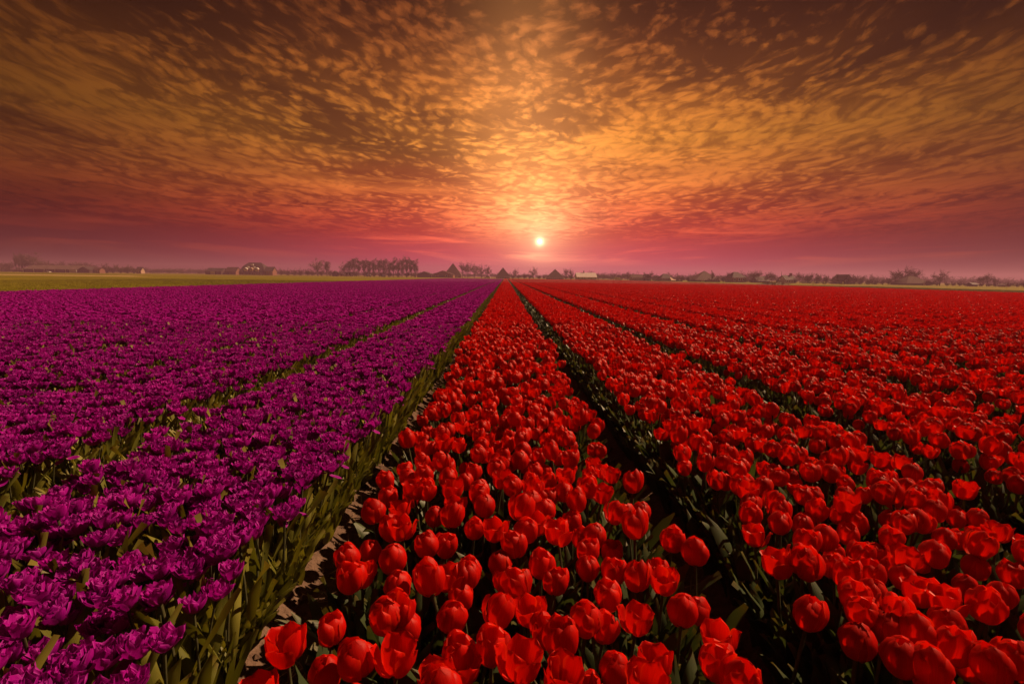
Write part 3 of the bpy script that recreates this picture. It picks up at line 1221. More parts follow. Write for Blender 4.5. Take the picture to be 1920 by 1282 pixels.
def part(name, g, mat, parent, smooth=False, **kw):
    return link(name, g.mesh(name, [mat], smooth=smooth), parent, **kw)


def bx(*a):
    g = Geo()
    box_geo(g, *a)
    return g


def slab(pts, th):
    """a thick roof plane from its outer corner points"""
    g = Geo()
    p4 = [Vector(q) for q in pts]
    n = (p4[1] - p4[0]).cross(p4[2] - p4[0]).normalized()
    k = len(p4)
    allp = p4 + [q - n * th for q in p4]
    fs = [tuple(range(k)), tuple(range(2 * k - 1, k - 1, -1))]
    for i in range(k):
        j = (i + 1) % k
        fs.append((i, i + k, j + k, j))
    g.tris(allp, fs)
    return g


def building(name, label, px0, px1, top, D, kind, wall, roof, wallfrac=.45, depth=None, wins=0, door=None, chimney=False, dormers=0, posts=0, ridge=.3, group=None, turn=0.0):
    pc = (px0 + px1) / 2
    x, s = spot(pc, D)
    wd = (px1 - px0) * s
    H = (base_px(pc, D) - top) * s
    dp = depth or wd * .7
    if kind == 'pyramid':
        dp = wd
    hw = H * wallfrac
    ov = .35
    t = thing(name, label, 'barn' if 'barn' in name else 'shed' if 'shed' in name else 'house' if 'house' in name else 'building', (x, D, G0), radians(turn), group)
    a, b = wd / 2 - ov, dp / 2 - ov
    g = bx(-a, a, -b, b, 0, hw)
    if kind == 'gable_x':
        for sx in (-1, 1):
            g.tris([Vector((sx * a, -b, hw)), Vector((sx * a, b, hw)), Vector((sx * a, 0, H - .3))], [(0, 1, 2) if sx > 0 else (1, 0, 2)])
    if kind == 'gable_y':
        for sy in (-1, 1):
            g.tris([Vector((-a, sy * b, hw)), Vector((a, sy * b, hw)), Vector((0, sy * b, H - .3))], [(0, 1, 2) if sy < 0 else (1, 0, 2)])
    part('wall', g, wall, t)
    A, B = wd / 2, dp / 2
    e = hw - .15
    rg = Geo()
    I = Matrix.Identity(4)
    if kind == 'gable_x':
        r1 = part('roof', slab([(-A, -B, e), (A, -B, e), (A, .02, H), (-A, .02, H)], .22), roof, t)
        part('roof', slab([(A, B, e), (-A, B, e), (-A, -.02, H - .02), (A, -.02, H - .02)], .22), roof, t)
    elif kind == 'gable_y':
        r1 = part('roof', slab([(-A, B, e), (-A, -B, e), (.02, -B, H), (.02, B, H)], .22), roof, t)
        part('roof', slab([(A, -B, e), (A, B, e), (-.02, B, H - .02), (-.02, -B, H - .02)], .22), roof, t)
    else:
        if kind == 'pyramid':
            r0, k_ = 0.02, 0.02
        else:
            r0, k_ = A * ridge, .02
        pts = [Vector(q) for q in ((-A, -B, e), (A, -B, e), (A, B, e), (-A, B, e), (-r0, -k_, H), (r0, -k_, H), (r0, k_, H), (-r0, k_, H))]
        if kind == 'halfhip':     # steep lower slopes, broken back near the ridge
            m_ = e + (H - e) * .62
            pts = [Vector(q) for q in ((-A, -B, e), (A, -B, e), (A, B, e), (-A, B, e), (-A * .84, -B * .45, m_), (A * .84, -B * .45, m_), (A * .84, B * .45, m_), (-A * .84, B * .45, m_),
                                       (-A * .5, -.02, H), (A * .5, -.02, H), (A * .5, .02, H), (-A * .5, .02, H))]
            fs = [(0, 3, 2, 1)]
            for o_ in (0, 4):
                for i in range(4):
                    fs.append((o_ + i, o_ + (i + 1) % 4, o_ + 4 + (i + 1) % 4, o_ + 4 + i))
            fs.append((8, 9, 10, 11))
            rg.tris(pts, fs)
        else:
            rg.tris(pts, [(0, 3, 2, 1), (0, 1, 5, 4), (1, 2, 6, 5), (2, 3, 7, 6), (3, 0, 4, 7), (4, 5, 6, 7)])
        r1 = part('roof', rg, roof, t)
    # openings on the front and on the side one could step round to
    if wins:
        ww, wh = min(1.5, wd / (wins * 2.2)), min(1.7, hw * .5)
        for i in range(wins):
            cx = -a + (i + .5) * 2 * a / wins
            if door is not None and abs(cx - door[0] * a) < door[1] * .5 + ww * .6:
                continue
            fr = part('window', bx(cx - ww / 2, cx + ww / 2, -b - .06, -b + .02, hw * .32, hw * .32 + wh), M['white'], t)
            part('pane', bx(cx - ww / 2 + .12, cx + ww / 2 - .12, -b - .075, -b - .05, hw * .32 + .12, hw * .32 + wh - .12), M['glass'], fr)
    if door:
        cx, dw, dm = door[0] * a, door[1], door[2]
        part('door', bx(cx - dw / 2, cx + dw / 2, -b - .09, -b + .02, 0.02, hw * .86), M[dm], t)
    for i in range(posts):
        cx = -a + i * 2 * a / (posts - 1)
        part('post', bx(cx - .2, cx + .2, -b - .42, -b - .05, 0, hw - .1), M['white'], t)
    if chimney:
        g = bx(A * .45, A * .45 + .8, -.4, .4, H * .72, H + .9)
        part('chimney', g, M['brick'], r1)
    for i in range(dormers):          # white-fronted dormers standing in the lower slope
        cx = A * (-.45 + .45 * i) if dormers > 1 else 0
        f0 = .10
        z0, y0 = e + (H - e) * f0, -B + B * .55 * f0 / .62
        dm = part('dormer', bx(cx - 1.2, cx + 1.2, y0 - .25, y0 + 2.6, z0, z0 + 2.0), wall, r1)
        q = slab([(cx - 1.5, y0 + 2.6, z0 + 1.9), (cx - 1.5, y0 - .5, z0 + 1.9), (cx, y0 - .5, z0 + 3.0), (cx, y0 + 2.6, z0 + 3.0)], .15)
        q.merge(slab([(cx + 1.5, y0 - .5, z0 + 1.9), (cx + 1.5, y0 + 2.6, z0 + 1.9), (cx + .02, y0 + 2.6, z0 + 3.02), (cx + .02, y0 - .5, z0 + 3.02)], .15), I)
        q.merge(bx(cx - .9, cx + .9, y0 - .33, y0 - .24, z0 + .4, z0 + 1.7), I)
        part('dormer_front', q, M['white'] if i != 1 else M['canvas'], r1)
    return t, a, b, hw, H, r1


B = building
B('long_shed', 'long low shed with rust coloured roof and white posts, far left', 62, 160, 497.5, 380, 'gable_x', M['brown_wood'], M['rust_roof'], .48, 16, door=(.86, 5, 'white'), posts=6)
B('gabled_shed', 'dark gable-ended shed joined to the right end of the long low shed', 157, 180, 500, 377, 'gable_y', M['brown_wood'], M['dark_roof'], .5, 12)
B('brick_house', 'small orange brick house right of the long low shed', 179, 193, 501.5, 378, 'gable_x', M['brick'], M['tile_roof'], .65, 6, wins=4)
B('small_house', 'tiny house with dark roof at right end of the yellowish shrubs, far left', 258, 269, 500.5, 400, 'gable_x', M['canvas'], M['dark_roof'], .5, 5, wins=2)
B('low_barn', 'low dark barn with a square white door, left of the dormered farmhouse', 392, 423, 502.5, 400, 'gable_x', M['brown_wood'], M['dark_roof'], .5, 12, door=(-.05, 3.4, 'white'))
B('small_barn', 'small reddish barn between low dark barn and dormered farmhouse', 427, 448, 500.8, 402, 'gable_x', M['brick'], M['tile_roof'], .42, 9, door=(-.5, 2.2, 'brown_wood'))
fh, fa, fb, fhw, fH, fr_ = B('farm_house', 'big farmhouse with broken dark roof, dormers and white roof windows', 456.5, 502, 492.5, 400, 'halfhip', M['brick'], M['dark_roof'], .2, 15, wins=7, dormers=3)
for cx_, zz_ in ((-.38, .52), (.12, .50), (-.12, .75)):
    yy_ = -(fb + .35) * (1 - .55 * min(zz_, .62) / .62)
    if zz_ > .62:
        yy_ = -(fb + .35) * .45 * (1 - (zz_ - .62) / .38)
    z_ = fhw + (fH - fhw) * zz_
    part('roof_window', bx(cx_ * fa - .8, cx_ * fa + .8, yy_ - .55, yy_ + .3, z_ - .7, z_ + .7), M['white'], fr_)
B('annex_house', 'lower annex with brick gable, right of the dormered farmhouse', 499, 516, 500.3, 396, 'gable_x', M['brick'], M['dark_roof'], .5, 8, wins=3)
B('garden_shed', 'tiny dark shed left of the poplar row', 623, 635, 507.5, 362, 'gable_y', M['brown_wood'], M['dark_roof'], .55, 4)
B('open_shed', 'flat dark open shed under the left end of the poplar row', 648, 661, 509.5, 358, 'gable_x', M['brown_wood'], M['dark_roof'], .7, 4, posts=3)
B('dark_barn', 'dark low gabled barn right of the poplar row', 784, 812, 509, 366, 'gable_y', M['brown_wood'], M['dark_roof'], .52, 14)
B('brick_barn', 'wide low brick barn in front of the tallest pyramid roof', 812, 852, 507.5, 360, 'gable_y', M['brick'], M['tile_roof'], .45, 14, wins=5, door=(-.1, 3, 'brown_wood'))
B('pyramid_barn', 'tallest pyramid-roofed farm barn, behind the wide brick barn', 832, 867, 493.5, 386, 'pyramid', M['brick'], M['thatch'], .12, door=(.55, 1.6, 'white'))
B('pyramid_barn', 'pyramid-roofed barn left of the sun, beyond end of purple beds', 929, 957, 501.5, 325, 'pyramid', M['brick'], M['thatch'], .18, wins=6)
B('pyramid_barn', 'pyramid-roofed barn under the sun, left of the white-roofed barn', 1024, 1057, 504.5, 305, 'pyramid', M['brick'], M['thatch'], .16, wins=8)
wb, wa_, wb_, whw, wH, wr = B('white_barn', 'white-walled barn with pale pink sheet roof, right of the sun', 1079, 1117, 511.2, 290, 'gable_x', M['white'], M['pale_roof'], .42, 10, wins=9, posts=7)
part('flue', bx(-1.3, -.9, -.2, .2, wH * .9, wH + 1.1), M['rubber'], wr)
B('bungalow_house', 'bungalow with plain brown roof, right of the white-roofed barn', 1181, 1204, 514.5, 280, 'gable_x', M['canvas'], M['thatch'], .5, 8, wins=5)
B('gabled_house', 'dark gabled house just right of the brown-roofed bungalow', 1204, 1218, 513.7, 278, 'gable_y', M['brown_wood'], M['dark_roof'], .5, 9, wins=2)
B('small_house', 'small white gabled house between two dark-roofed houses', 1224, 1236, 516.5, 275, 'gable_y', M['white'], M['dark_roof'], .5, 7, wins=2)
B('hipped_house', 'hipped house with dark red roof left of the tan canvas cover', 1235, 1258, 513.2, 268, 'hip', M['brick'], M['dark_roof'], .42, 9, wins=5, ridge=.3)
B('pyramid_barn', 'broad pyramid-roofed barn standing alone right of the tan canvas cover', 1296, 1343, 507.7, 242, 'pyramid', M['brown_wood'], M['tile_roof'], .2, door=(-.45, 1.6, 'white'))
B('hipped_barn', 'brick barn with steep hipped roof right of the broad pyramid barn', 1365, 1392, 509.8, 236, 'hip', M['brick'], M['dark_roof'], .48, 9, wins=3, ridge=.28)
B('dark_shed', 'black-roofed shed behind the left side of the earth heap', 1413, 1437, 518, 228, 'gable_x', M['brown_wood'], M['dark_roof'], .3, 7)
B('gabled_house', 'dark-roofed house with pale front behind the earth heap', 1465, 1486, 516, 222, 'gable_x', M['white'], M['dark_roof'], .45, 7, wins=4, chimney=True)
B('gabled_house', 'dark gable peeping over shrubs behind the white posts', 1570, 1588, 514.5, 208, 'gable_y', M['brown_wood'], M['dark_roof'], .5, 8, wins=2)
B('thatched_barn', 'brown thatched barn under the big bare trees on the right', 1683, 1731, 517.5, 196, 'hip', M['brown_wood'], M['thatch'], .25, 9, ridge=.18, door=(.5, 1.2, 'canvas'))
B('dark_hut', 'low black hut at the meadow edge, left of the broad bare tree', 1817, 1830, 529.5, 172, 'gable_x', M['brown_wood'], M['dark_roof'], .6, 3)
B('red_shed', 'little red shed with white doors near the right border', 1876, 1888, 531.5, 170, 'gable_y', M['red_paint'], M['tile_roof'], .55, 3, door=(-.2, .7, 'white'))

# a thin mast, the canvas cover, posts, the earth heap and small machines
x_, s_ = spot(1464.5, 224)
t = thing('mast', 'thin dark mast left of the pale-fronted house behind the earth heap', 'mast', (x_, 224, G0))
g = Geo()
hm = (base_px(1464, 224) - 508.5) * s_
tube_geo(g, [Vector((0, 0, 0)), Vector((0, 0, hm * .5)), Vector((0, 0, hm))], [.16, .12, .05])
part('pole', g, M['rubber'], t)
part('base', bx(-.4, .4, -.4, .4, 0, .25), M['earth_heap'], t)

x_, s_ = spot(1264, 262)
t = thing('canvas_cover', 'tan canvas cover sloping down right of the hipped house', 'cover', (x_, 262, G0))
g = Geo()
rows = []
for i in range(6):
    u = i / 5
    rows.append([Vector(((-7 + 14 * u) * s_ * 1.15, y_, max(.05, (7.2 - 6.6 * u ** .8) * s_ * (1 - abs(y_) / 3.4) + .1 * sin(9 * u + y_)))) for y_ in (-3, -1.5, 0, 1.5, 3)])
g.grid(rows, [0] * 6, [0] * 5)
part('sheet', g, M['canvas'], t, smooth=True)
part('edge_board', bx(-8 * s_, 12 * s_, -3.2, -3.05, 0, .5), M['brown_wood'], t)

proto_post = None
for k_, px in enumerate((1525, 1546.5, 1581)):
    D_ = 168
    x_, s_ = spot(px, D_)
    lab = ['white post left of two others at the edge of the right meadow', 'middle of the three white posts on the right meadow edge',
           'rightmost white post, standing apart under the shrubs'][k_]
    if proto_post is None:
        t = thing('marker_post', lab, 'post', (x_, D_, G0), 0, 'white posts along the right meadow')
        part('post', bx(-.14, .14, -.1, .1, 0, 1.05), M['white'], t)
        part('cap', bx(-.17, .17, -.13, .13, 1.05, 1.15), M['rubber'], t)
        proto_post = t
    else:
        t = proto_post.copy()
        COL.objects.link(t)
        t.location, t['label'] = (x_, D_, G0), lab
        for ch in proto_post.children:
            c2 = ch.copy()
            COL.objects.link(c2)
            c2.parent = t

D_ = 142
x_, s_ = spot(1450, D_)
t = thing('earth_heap', 'long heap of dark earth and debris at the edge of the red field', 'heap', (x_, D_, G0))
g = Geo()
rows, n_ = [], 34
for i in range(n_):
    u = i / (n_ - 1)
    row = []
    for j in range(9):
        v = j / 8
        hh = (sin(pi * u) ** .7) * sin(pi * v) * (6.2 * s_) * (.65 + .55 * mnoise.noise(Vector((u * 6, v * 2, 3))) + .25 * mnoise.noise(Vector((u * 19, v * 5, 1))))
        row.append(Vector(((u - .5) * 52 * s_, (v - .5) * 6, max(0, hh))))
    rows.append(row)
g.grid(rows, [0] * n_, [0] * 9)
part('heap', g, M['earth_heap'], t, smooth=True)
g = Geo()
for _ in range(60):
    c_ = Vector((R.uniform(-22, 22) * s_, R.uniform(-3, 0), R.uniform(.1, .7)))
    box_geo(g, c_.x - R.uniform(.05, .5), c_.x + R.uniform(.05, .5), c_.y - .1, c_.y + .1, c_.z - R.uniform(.03, .1), c_.z + R.uniform(.02, .1))
part('debris', g, M['straw'], t, kind='stuff')

x_, s_ = spot(1452.5, 138)
t = thing('white_drum', 'white drum and pipe standing before the earth heap', 'drum', (x_, 138, G0))
g = Geo()
tube_geo(g, [Vector((.35, 0, 0)), Vector((.35, 0, .03)), Vector((.35, 0, .45)), Vector((.35, 0, .47))], [.02, .24, .24, .02], 10)
part('drum', g, M['white'], t, True)
g = Geo()
tube_geo(g, [Vector((-.2, 0, 0)), Vector((-.2, 0, .9))], [.06, .06], 6)
part('pipe', g, M['white'], t, True)


def wheel(t, x, y, r, w_=.3):
    g = Geo()
    rows = []
    for yy, rr in ((-w_ / 2, r * .55), (-w_ / 2, r), (w_ / 2, r), (w_ / 2, r * .55)):
        rows.append([Vector((x + rr * cos(2 * pi * k / 14), y + yy, r + rr * sin(2 * pi * k / 14))) for k in range(15)])
    g.grid(rows, [0] * 4, [0] * 15)
    wl = part('wheel', g, M['rubber'], t, True)
    g = Geo()
    rows = [[Vector((x + r * .55 * cos(2 * pi * k / 10), y + yy, r + r * .55 * sin(2 * pi * k / 10))) for k in range(11)] for yy in (-w_ * .4, w_ * .4)]
    g.grid(rows, [0] * 2, [0] * 11)
    part('rim', g, M['white'], wl, True)


def vehicle(name, label, cat, px, D, ln, h, body, rz=0.0, van=False):
    x_, s_ = spot(px, D)
    t = thing(name, label, cat, (x_, D, G0), rz)
    w_ = 1.75
    g = Geo()
    hb = h * (.92 if van else .55)
    prof = ([(-ln / 2, .3), (-ln / 2, hb * .9), (-ln / 2 + .15, hb), (ln * .22, hb), (ln * .36, h * .55), (ln / 2, h * .45), (ln / 2, .3)] if van else
            [(-ln / 2, .3), (-ln / 2, hb * .9), (-ln * .44, hb), (ln * .46, hb * .86), (ln / 2, hb * .6), (ln / 2, .3)])
    n = len(prof)
    pts = [Vector((a, -w_ / 2, b)) for a, b in prof] + [Vector((a, w_ / 2, b)) for a, b in prof]
    g.tris(pts, [tuple(range(n - 1, -1, -1)), tuple(range(n, 2 * n))] + [(i, (i + 1) % n, n + (i + 1) % n, n + i) for i in range(n)])
    part('body', g, body, t)
    if not van:
        cb = [(-ln * .36, hb - .02), (-ln * .24, h), (ln * .08, h), (ln * .26, hb - .06)]
        pts = [Vector((a, -w_ * .44, b)) for a, b in cb] + [Vector((a, w_ * .44, b)) for a, b in cb]
        g = Geo()
        g.tris(pts, [(3, 2, 1, 0), (4, 5, 6, 7), (0, 1, 5, 4), (1, 2, 6, 5), (2, 3, 7, 6), (3, 0, 4, 7)])
        part('cabin', g, M['glass'], t)
        part('roof', bx(-ln * .23, ln * .07, -w_ * .42, w_ * .42, h, h + .04), body, t)
    else:
        part('windscreen', slab([(ln * .23, -w_ * .42, hb - .03), (ln * .37, -w_ * .42, h * .57), (ln * .37, w_ * .42, h * .57), (ln * .23, w_ * .42, hb - .03)], -.03), M['glass'], t)
    for sx in (-1, 1):
        for sy in (-1, 1):
            wheel(t, sx * ln * .31, sy * (w_ / 2 - .12), .33, .22)
    return t


vehicle('white_van', 'white van parked in grass between white-roofed barn and bungalow', 'van', 1159, 270, 3.4, 1.75, M['white'], 0, True)
vehicle('white_car', 'white car parked in the meadow before the long low shed', 'car', 88, 350, 4.2, 1.4, M['white'])
vehicle('white_car', 'white car under the trees right of the tallest pyramid barn', 'car', 914, 330, 4.2, 1.45, M['white'], 3.0)
vehicle('red_car', 'red car parked before the open shed at the poplar row', 'car', 643, 352, 4.0, 1.45, M['red_paint'])
vehicle('white_car', 'pale car beside the red car at the poplar row', 'car', 650.5, 350, 4.0, 1.4, M['canvas'], .2)


def implement(label, px, D, H, L):
    x_, s_ = spot(px, D)
    t = thing('farm_sprayer', label, 'farm machine', (x_, D, G0))
    g = Geo()
    for sy in (-.6, .6):
        tube_geo(g, [Vector((-L / 2, sy, .7)), Vector((L / 2, sy, .7))], [.12, .12], 5)
    tube_geo(g, [Vector((-L * .35, 0, .7)), Vector((-L * .1, 0, H)), Vector((L * .15, 0, .7))], [.13, .13, .13], 5)
    tube_geo(g, [Vector((L * .1, 0, .7)), Vector((L * .3, 0, H * .7)), Vector((L * .48, 0, .7))], [.13, .13, .13], 5)
    part('frame', g, M['blue_paint'], t)
    part('tank', bx(-L * .48, -L * .2, -.7, .7, .8, H * .66), M['blue_paint'], t)
    part('hopper', bx(L * .22, L * .46, -.6, .6, .8, H * .45), M['white'], t)
    for sx in (-.3, .32):
        for sy in (-1, 1):
            wheel(t, sx * L, sy * .8, .45, .25)


implement('tall blue farm machine before the poplar row', 691.5, 346, 2.9, 3.0)
implement('low blue farm machine with white hopper, right of the tall blue one', 719, 344, 1.9, 2.6)

# ------------------------------------------------------------------ trees: shapes


def twig(g, p0, dr, ln, wd):
    a = dr.cross(Vector((R.gauss(0, 1), R.gauss(0, 1), R.gauss(0, 1)))).normalized() * wd * .5
    m_ = p0 + dr * ln * .5 + Vector((0, 0, ln * .04))
    g.tris([p0 - a, p0 + a, m_ + a * .8, m_ - a * .8, p0 + dr * ln], [(0, 1, 2, 3), (3, 2, 4)])


def tree_shape(kind, seed):
    """trunk and crown geometry for a tree about 12 m tall (shrubs: 4 m)"""
    rnd = random.Random(seed)
    R.seed(seed)
    tr, cr = Geo(), Geo()
    H = 12.0
    if kind == 'round':
        rx, z0, zc_, rz_ = 4.6, .24, .60, 4.9
    elif kind == 'poplar':
        rx, z0, zc_, rz_ = 1.8, .12, .56, 5.5
    else:
        H = 4.0
        rx, z0, zc_, rz_ = 2.4, .04, .48, 2.1
    sway = [Vector((rnd.gauss(0, .12) * i, rnd.gauss(0, .12) * i, 0)) for i in range(6)]
    top = .62 if kind == 'round' else .9
    tp = [Vector((0, 0, H * top * i / 5)) + sway[i] * (.35 if kind != 'round' else .6) for i in range(6)]
    r0 = .30 if kind == 'round' else .22 if kind == 'poplar' else .10
    if kind == 'bush':
        for k in range(5):
            a = rnd.uniform(0, 6.28)
            tube_geo(tr, [Vector((.15 * cos(a), .15 * sin(a), 0)), Vector((.6 * cos(a), .6 * sin(a), 1.2)), Vector((1.1 * cos(a), 1.1 * sin(a), 2.6))], [.08, .06, .03], 4)
    else:
        tube_geo(tr, tp, [r0 * (1.25 if i == 0 else 1 - .16 * i) for i in range(6)], 6)
    nl = {'round': 17, 'poplar': 30, 'bush': 16}[kind]
    for k in range(nl):
        f = rnd.uniform(z0, top * .98)
        st = tp[min(4, int(f / top * 5))].lerp(tp[min(5, int(f / top * 5) + 1)], (f / top * 5) % 1) if kind != 'bush' else Vector((rnd.gauss(0, .3), rnd.gauss(0, .3), rnd.uniform(.1, 1.2)))
        a = k * 2.4 + rnd.uniform(-.4, .4)
        while True:
            q = Vector((rnd.uniform(-1, 1), rnd.uniform(-1, 1), rnd.uniform(-1, 1)))
            if .35 < q.length < 1:
                break
        tgt = Vector((q.x * rx, q.y * rx, H * zc_ + q.z * rz_))
        if tgt.z < st.z:
            tgt.z = st.z + abs(tgt.z - st.z) * .35
        if kind == 'poplar':
            tgt.z = max(tgt.z, st.z + 1.6)
        mid = st.lerp(tgt, .5) + Vector((0, 0, -.1 * (tgt - st).length))
        tube_geo(tr, [st, mid, tgt], [r0 * .36, r0 * .2, .02], 4)
        nb = {'round': 7, 'poplar': 5, 'bush': 5}[kind]
        for b_ in range(nb):
            u = rnd.uniform(.25, 1.0)
            bs = st.lerp(mid, u * 2) if u < .5 else mid.lerp(tgt, u * 2 - 1)
            dr = (Vector((rnd.gauss(0, 1), rnd.gauss(0, 1), rnd.gauss(.6, .7))).normalized() + (tgt - st).normalized() * .7).normalized()
            if kind == 'poplar':
                dr = (dr + Vector((0, 0, 1.1))).normalized()
            bl = {'round': 2.3, 'poplar': 1.5, 'bush': 1.1}[kind] * rnd.uniform(.6, 1.25)
            twig(cr, bs, dr, bl, .09 if kind != 'bush' else .06)
            for t_ in range(13):
                dt = (dr * .8 + Vector((rnd.gauss(0, .7), rnd.gauss(0, .7), rnd.gauss(.15, .6)))).normalized()
                twig(cr, bs + dr * bl * rnd.uniform(.2, 1), dt, bl * rnd.uniform(.35, .8), .075 if kind != 'bush' else .08)
    return tr, cr, H


SHAPES = {}
for kind, n in (('round', 4), ('poplar', 4), ('bush', 4)):
    for i in range(n):
        SHAPES[kind, i] = tree_shape(kind, 40 + i * 7 + len(kind))
TREE_ME = {}


def tree_meshes(kind, i, mat):
    if (kind, i, mat) not in TREE_ME:
        tr, cr, H = SHAPES[kind, i]
        TREE_ME[kind, i, mat] = (tr.mesh('trunk', [M['bark']]), cr.mesh('crown', [M[mat]], smooth=False), H)
    return TREE_ME[kind, i, mat]


NAMES = {'round': 'bare_tree', 'poplar': 'poplar_tree', 'bush': 'shrub'}
CATS = {'round': 'tree', 'poplar': 'tree', 'bush': 'shrub'}


def far_D(px):
    return lerp_pts([(-50, 388), (600, 378), (720, 350), (860, 350), (1000, 322), (1110, 292), (1300, 236), (1500, 216), (1700, 190), (1950, 168)], px)


def tree(kind, px, wpx, top, label, mat='twig', D=None, group=None):
    D = D or far_D(px) + R.uniform(-3, 3)
    x, s = spot(px, D)
    i = R.randrange(4)
    t_me, c_me, H0 = tree_meshes(kind, i, mat)
    H = (base_px(px, D) - top) * s
    w0 = {'round': 9.2, 'poplar': 3.3, 'bush': 5.2}[kind]
    t = thing(NAMES[kind], label, CATS[kind], (x, D, G0), R.uniform(0, 6.28), group)
    t.scale = (wpx * s / w0, wpx * s / w0, H / H0)
    link('trunk' if kind != 'bush' else 'stem', t_me, t)
    link('crown', c_me, t)


ORDW = ['first', 'second', 'third', 'fourth', 'fifth', 'sixth', 'seventh', 'eighth', 'ninth', 'tenth', 'eleventh', 'twelfth', 'thirteenth', 'fourteenth', 'fifteenth', 'sixteenth']


def row_of(kind, look, where, group, lst, D=None):
    R.seed(len(where) * 31 + len(lst))
    for k, it in enumerate(lst):
        px, wpx, top = it[:3]
        mat = it[3] if len(it) > 3 else 'twig'
        lab = '%s, %s from the left %s' % (look, ORDW[k], where) if len(lst) > 1 else '%s %s' % (look, where)
        tree(kind, px, wpx, top, lab, mat, D, group if len(lst) > 1 else None)


T = row_of
T('poplar', 'thin bare poplar', 'of four at the far left', 'thin poplars at far left', [(31, 7, 480), (36.5, 7, 478.5), (42, 7, 479.5), (48, 7, 481)])
T('round', 'large bare round tree', 'at the left end of the long low shed', None, [(62, 42, 473.5)])
T('round', 'low bare tree', 'left of the thin poplars', 'low trees at the left border', [(3, 22, 489), (18, 20, 490)])
T('round', 'hazy bare tree', 'behind the long low shed', 'trees behind the long shed', [(82, 24, 486), (102, 32, 491), (120, 28, 489), (139, 28, 491), (156, 30, 489.5), (174, 20, 494)], 440)
T('bush', 'dense brown shrub', 'right of the orange brick house', 'shrubs right of the brick house', [(200, 22, 493.5), (212, 24, 494)])
T('bush', 'yellowish budding shrub', 'right of the brick house', 'yellowish shrubs at left', [(226, 22, 495, 'bush'), (239, 22, 496.5, 'bush'), (251, 18, 498, 'bush')])
T('bush', 'low dark bush', 'along the meadow at the far left', 'bushes at far left', [(8, 22, 505, 'dark_bush'), (25, 20, 504), (42, 20, 505, 'dark_bush'), (55, 16, 505)])
T('round', 'small distant tree', 'on the horizon left of the low barn', 'tiny trees on the left horizon', [(275, 13, 503), (286, 16, 504), (299, 18, 503), (313, 17, 504), (326, 11, 503.5), (341, 15, 501.5), (353, 12, 504), (366, 14, 503.5), (375, 9, 504)], 560)
T('bush', 'small round shrub', 'left of the dormered farmhouse', None, [(452, 8, 504)])
T('bush', 'brown budding shrub', 'right of the dormered farmhouse annex', 'shrubs right of the farmhouse', [(527, 13, 501), (538, 17, 503), (551, 17, 502.5), (564, 15, 501.5), (577, 15, 503)])
T('round', 'tall round bare tree', 'left of the poplar row', None, [(596, 31, 484.5, 'twig_green')])
T('poplar', 'slim bare tree', 'between round bare tree and poplar row', None, [(613, 13, 493)])
T('bush', 'green-brown shrub', 'left of the poplar row', 'shrubs left of the poplar row', [(585, 16, 505, 'bush'), (603, 20, 503, 'bush'), (619, 14, 503), (634, 12, 505)])
T('round', 'bare tree over the open shed', '', None, [(645, 19, 491)])
T('poplar', 'tall bare poplar', 'in the long poplar row', 'poplars of the long row', [(655, 13, 492), (664, 13, 488), (673, 13, 489.5), (683, 14, 491), (693, 14, 490), (702, 13, 488.5), (711, 13, 491),
  (720, 13, 489), (729, 14, 490), (738, 13, 489.5), (746, 13, 488), (754, 13, 489), (763, 13, 487.5), (771, 14, 489), (779, 14, 490)])
T('bush', 'undergrowth shrub', 'beneath the long poplar row', 'shrubs under the poplar row', [(668, 18, 506, 'bush'), (684, 16, 507), (701, 17, 506, 'bush'), (716, 16, 508), (731, 18, 506, 'bush'), (746, 16, 507), (762, 18, 507), (777, 16, 509, 'bush')])
T('round', 'bare hazy tree', 'right of the tallest pyramid barn', 'trees right of the tallest pyramid barn', [(867, 15, 491.5), (877, 18, 491), (890, 24, 494, 'twig_green'), (903, 14, 496), (914, 15, 497)])
T('bush', 'hazy hedge shrub', 'between the barns below the sun', 'hedge shrubs under the sun', [(962, 14, 513), (972, 15, 512, 'bush'), (983, 14, 511), (993, 14, 513, 'bush'), (1011, 14, 514), (1020, 10, 515)])
T('round', 'round hazy tree', 'directly below the sun', None, [(1000, 17, 500.5, 'twig_green')])
T('round', 'faint bare tree', 'between pyramid barn and white-roofed barn', 'faint trees left of the white-roofed barn', [(966, 12, 503), (1061, 13, 502), (1071, 11, 504)], 350)
T('bush', 'olive hedge shrub', 'left of the white-roofed barn', 'shrubs left of the white-roofed barn', [(1061, 12, 514, 'bush'), (1070, 12, 513, 'bush')])
T('round', 'small leafing tree', 'right of the white-roofed barn', 'small trees right of the white-roofed barn', [(1122, 12, 513, 'twig_green'), (1131, 12, 513, 'twig_green'), (1140, 11, 513.5), (1150, 13, 517, 'twig_green'), (1166, 14, 511.5), (1177, 14, 509)], 305)
T('round', 'bare tree', 'beside the dark gabled house', None, [(1220, 10, 508.5)])
T('bush', 'garden shrub', 'left of the broad pyramid barn', 'garden shrubs by the canvas cover', [(1270, 10, 517), (1279, 13, 515), (1290, 11, 515.5, 'dark_bush'), (1300, 10, 521, 'dark_bush')])
T('poplar', 'slim tree', 'right of the broad pyramid barn', None, [(1335.5, 7, 509.5, 'twig_green')])
T('bush', 'dark shrub', 'right of the broad pyramid barn', 'shrubs between the barns', [(1345, 16, 517), (1356, 16, 516.5, 'dark_bush'), (1332, 12, 520, 'dark_bush'), (1366, 10, 520)])
T('round', 'spreading bare tree', 'behind the hipped brick barn', 'trees behind the hipped barn', [(1367, 10, 508), (1391, 11, 507.5), (1402, 13, 508.5)], 262)
T('round', 'budding tree', 'left of the mast', 'budding trees by the earth heap', [(1412, 20, 507, 'twig_green'), (1421, 16, 507), (1437, 12, 511), (1446.5, 17, 509.5, 'bush')])
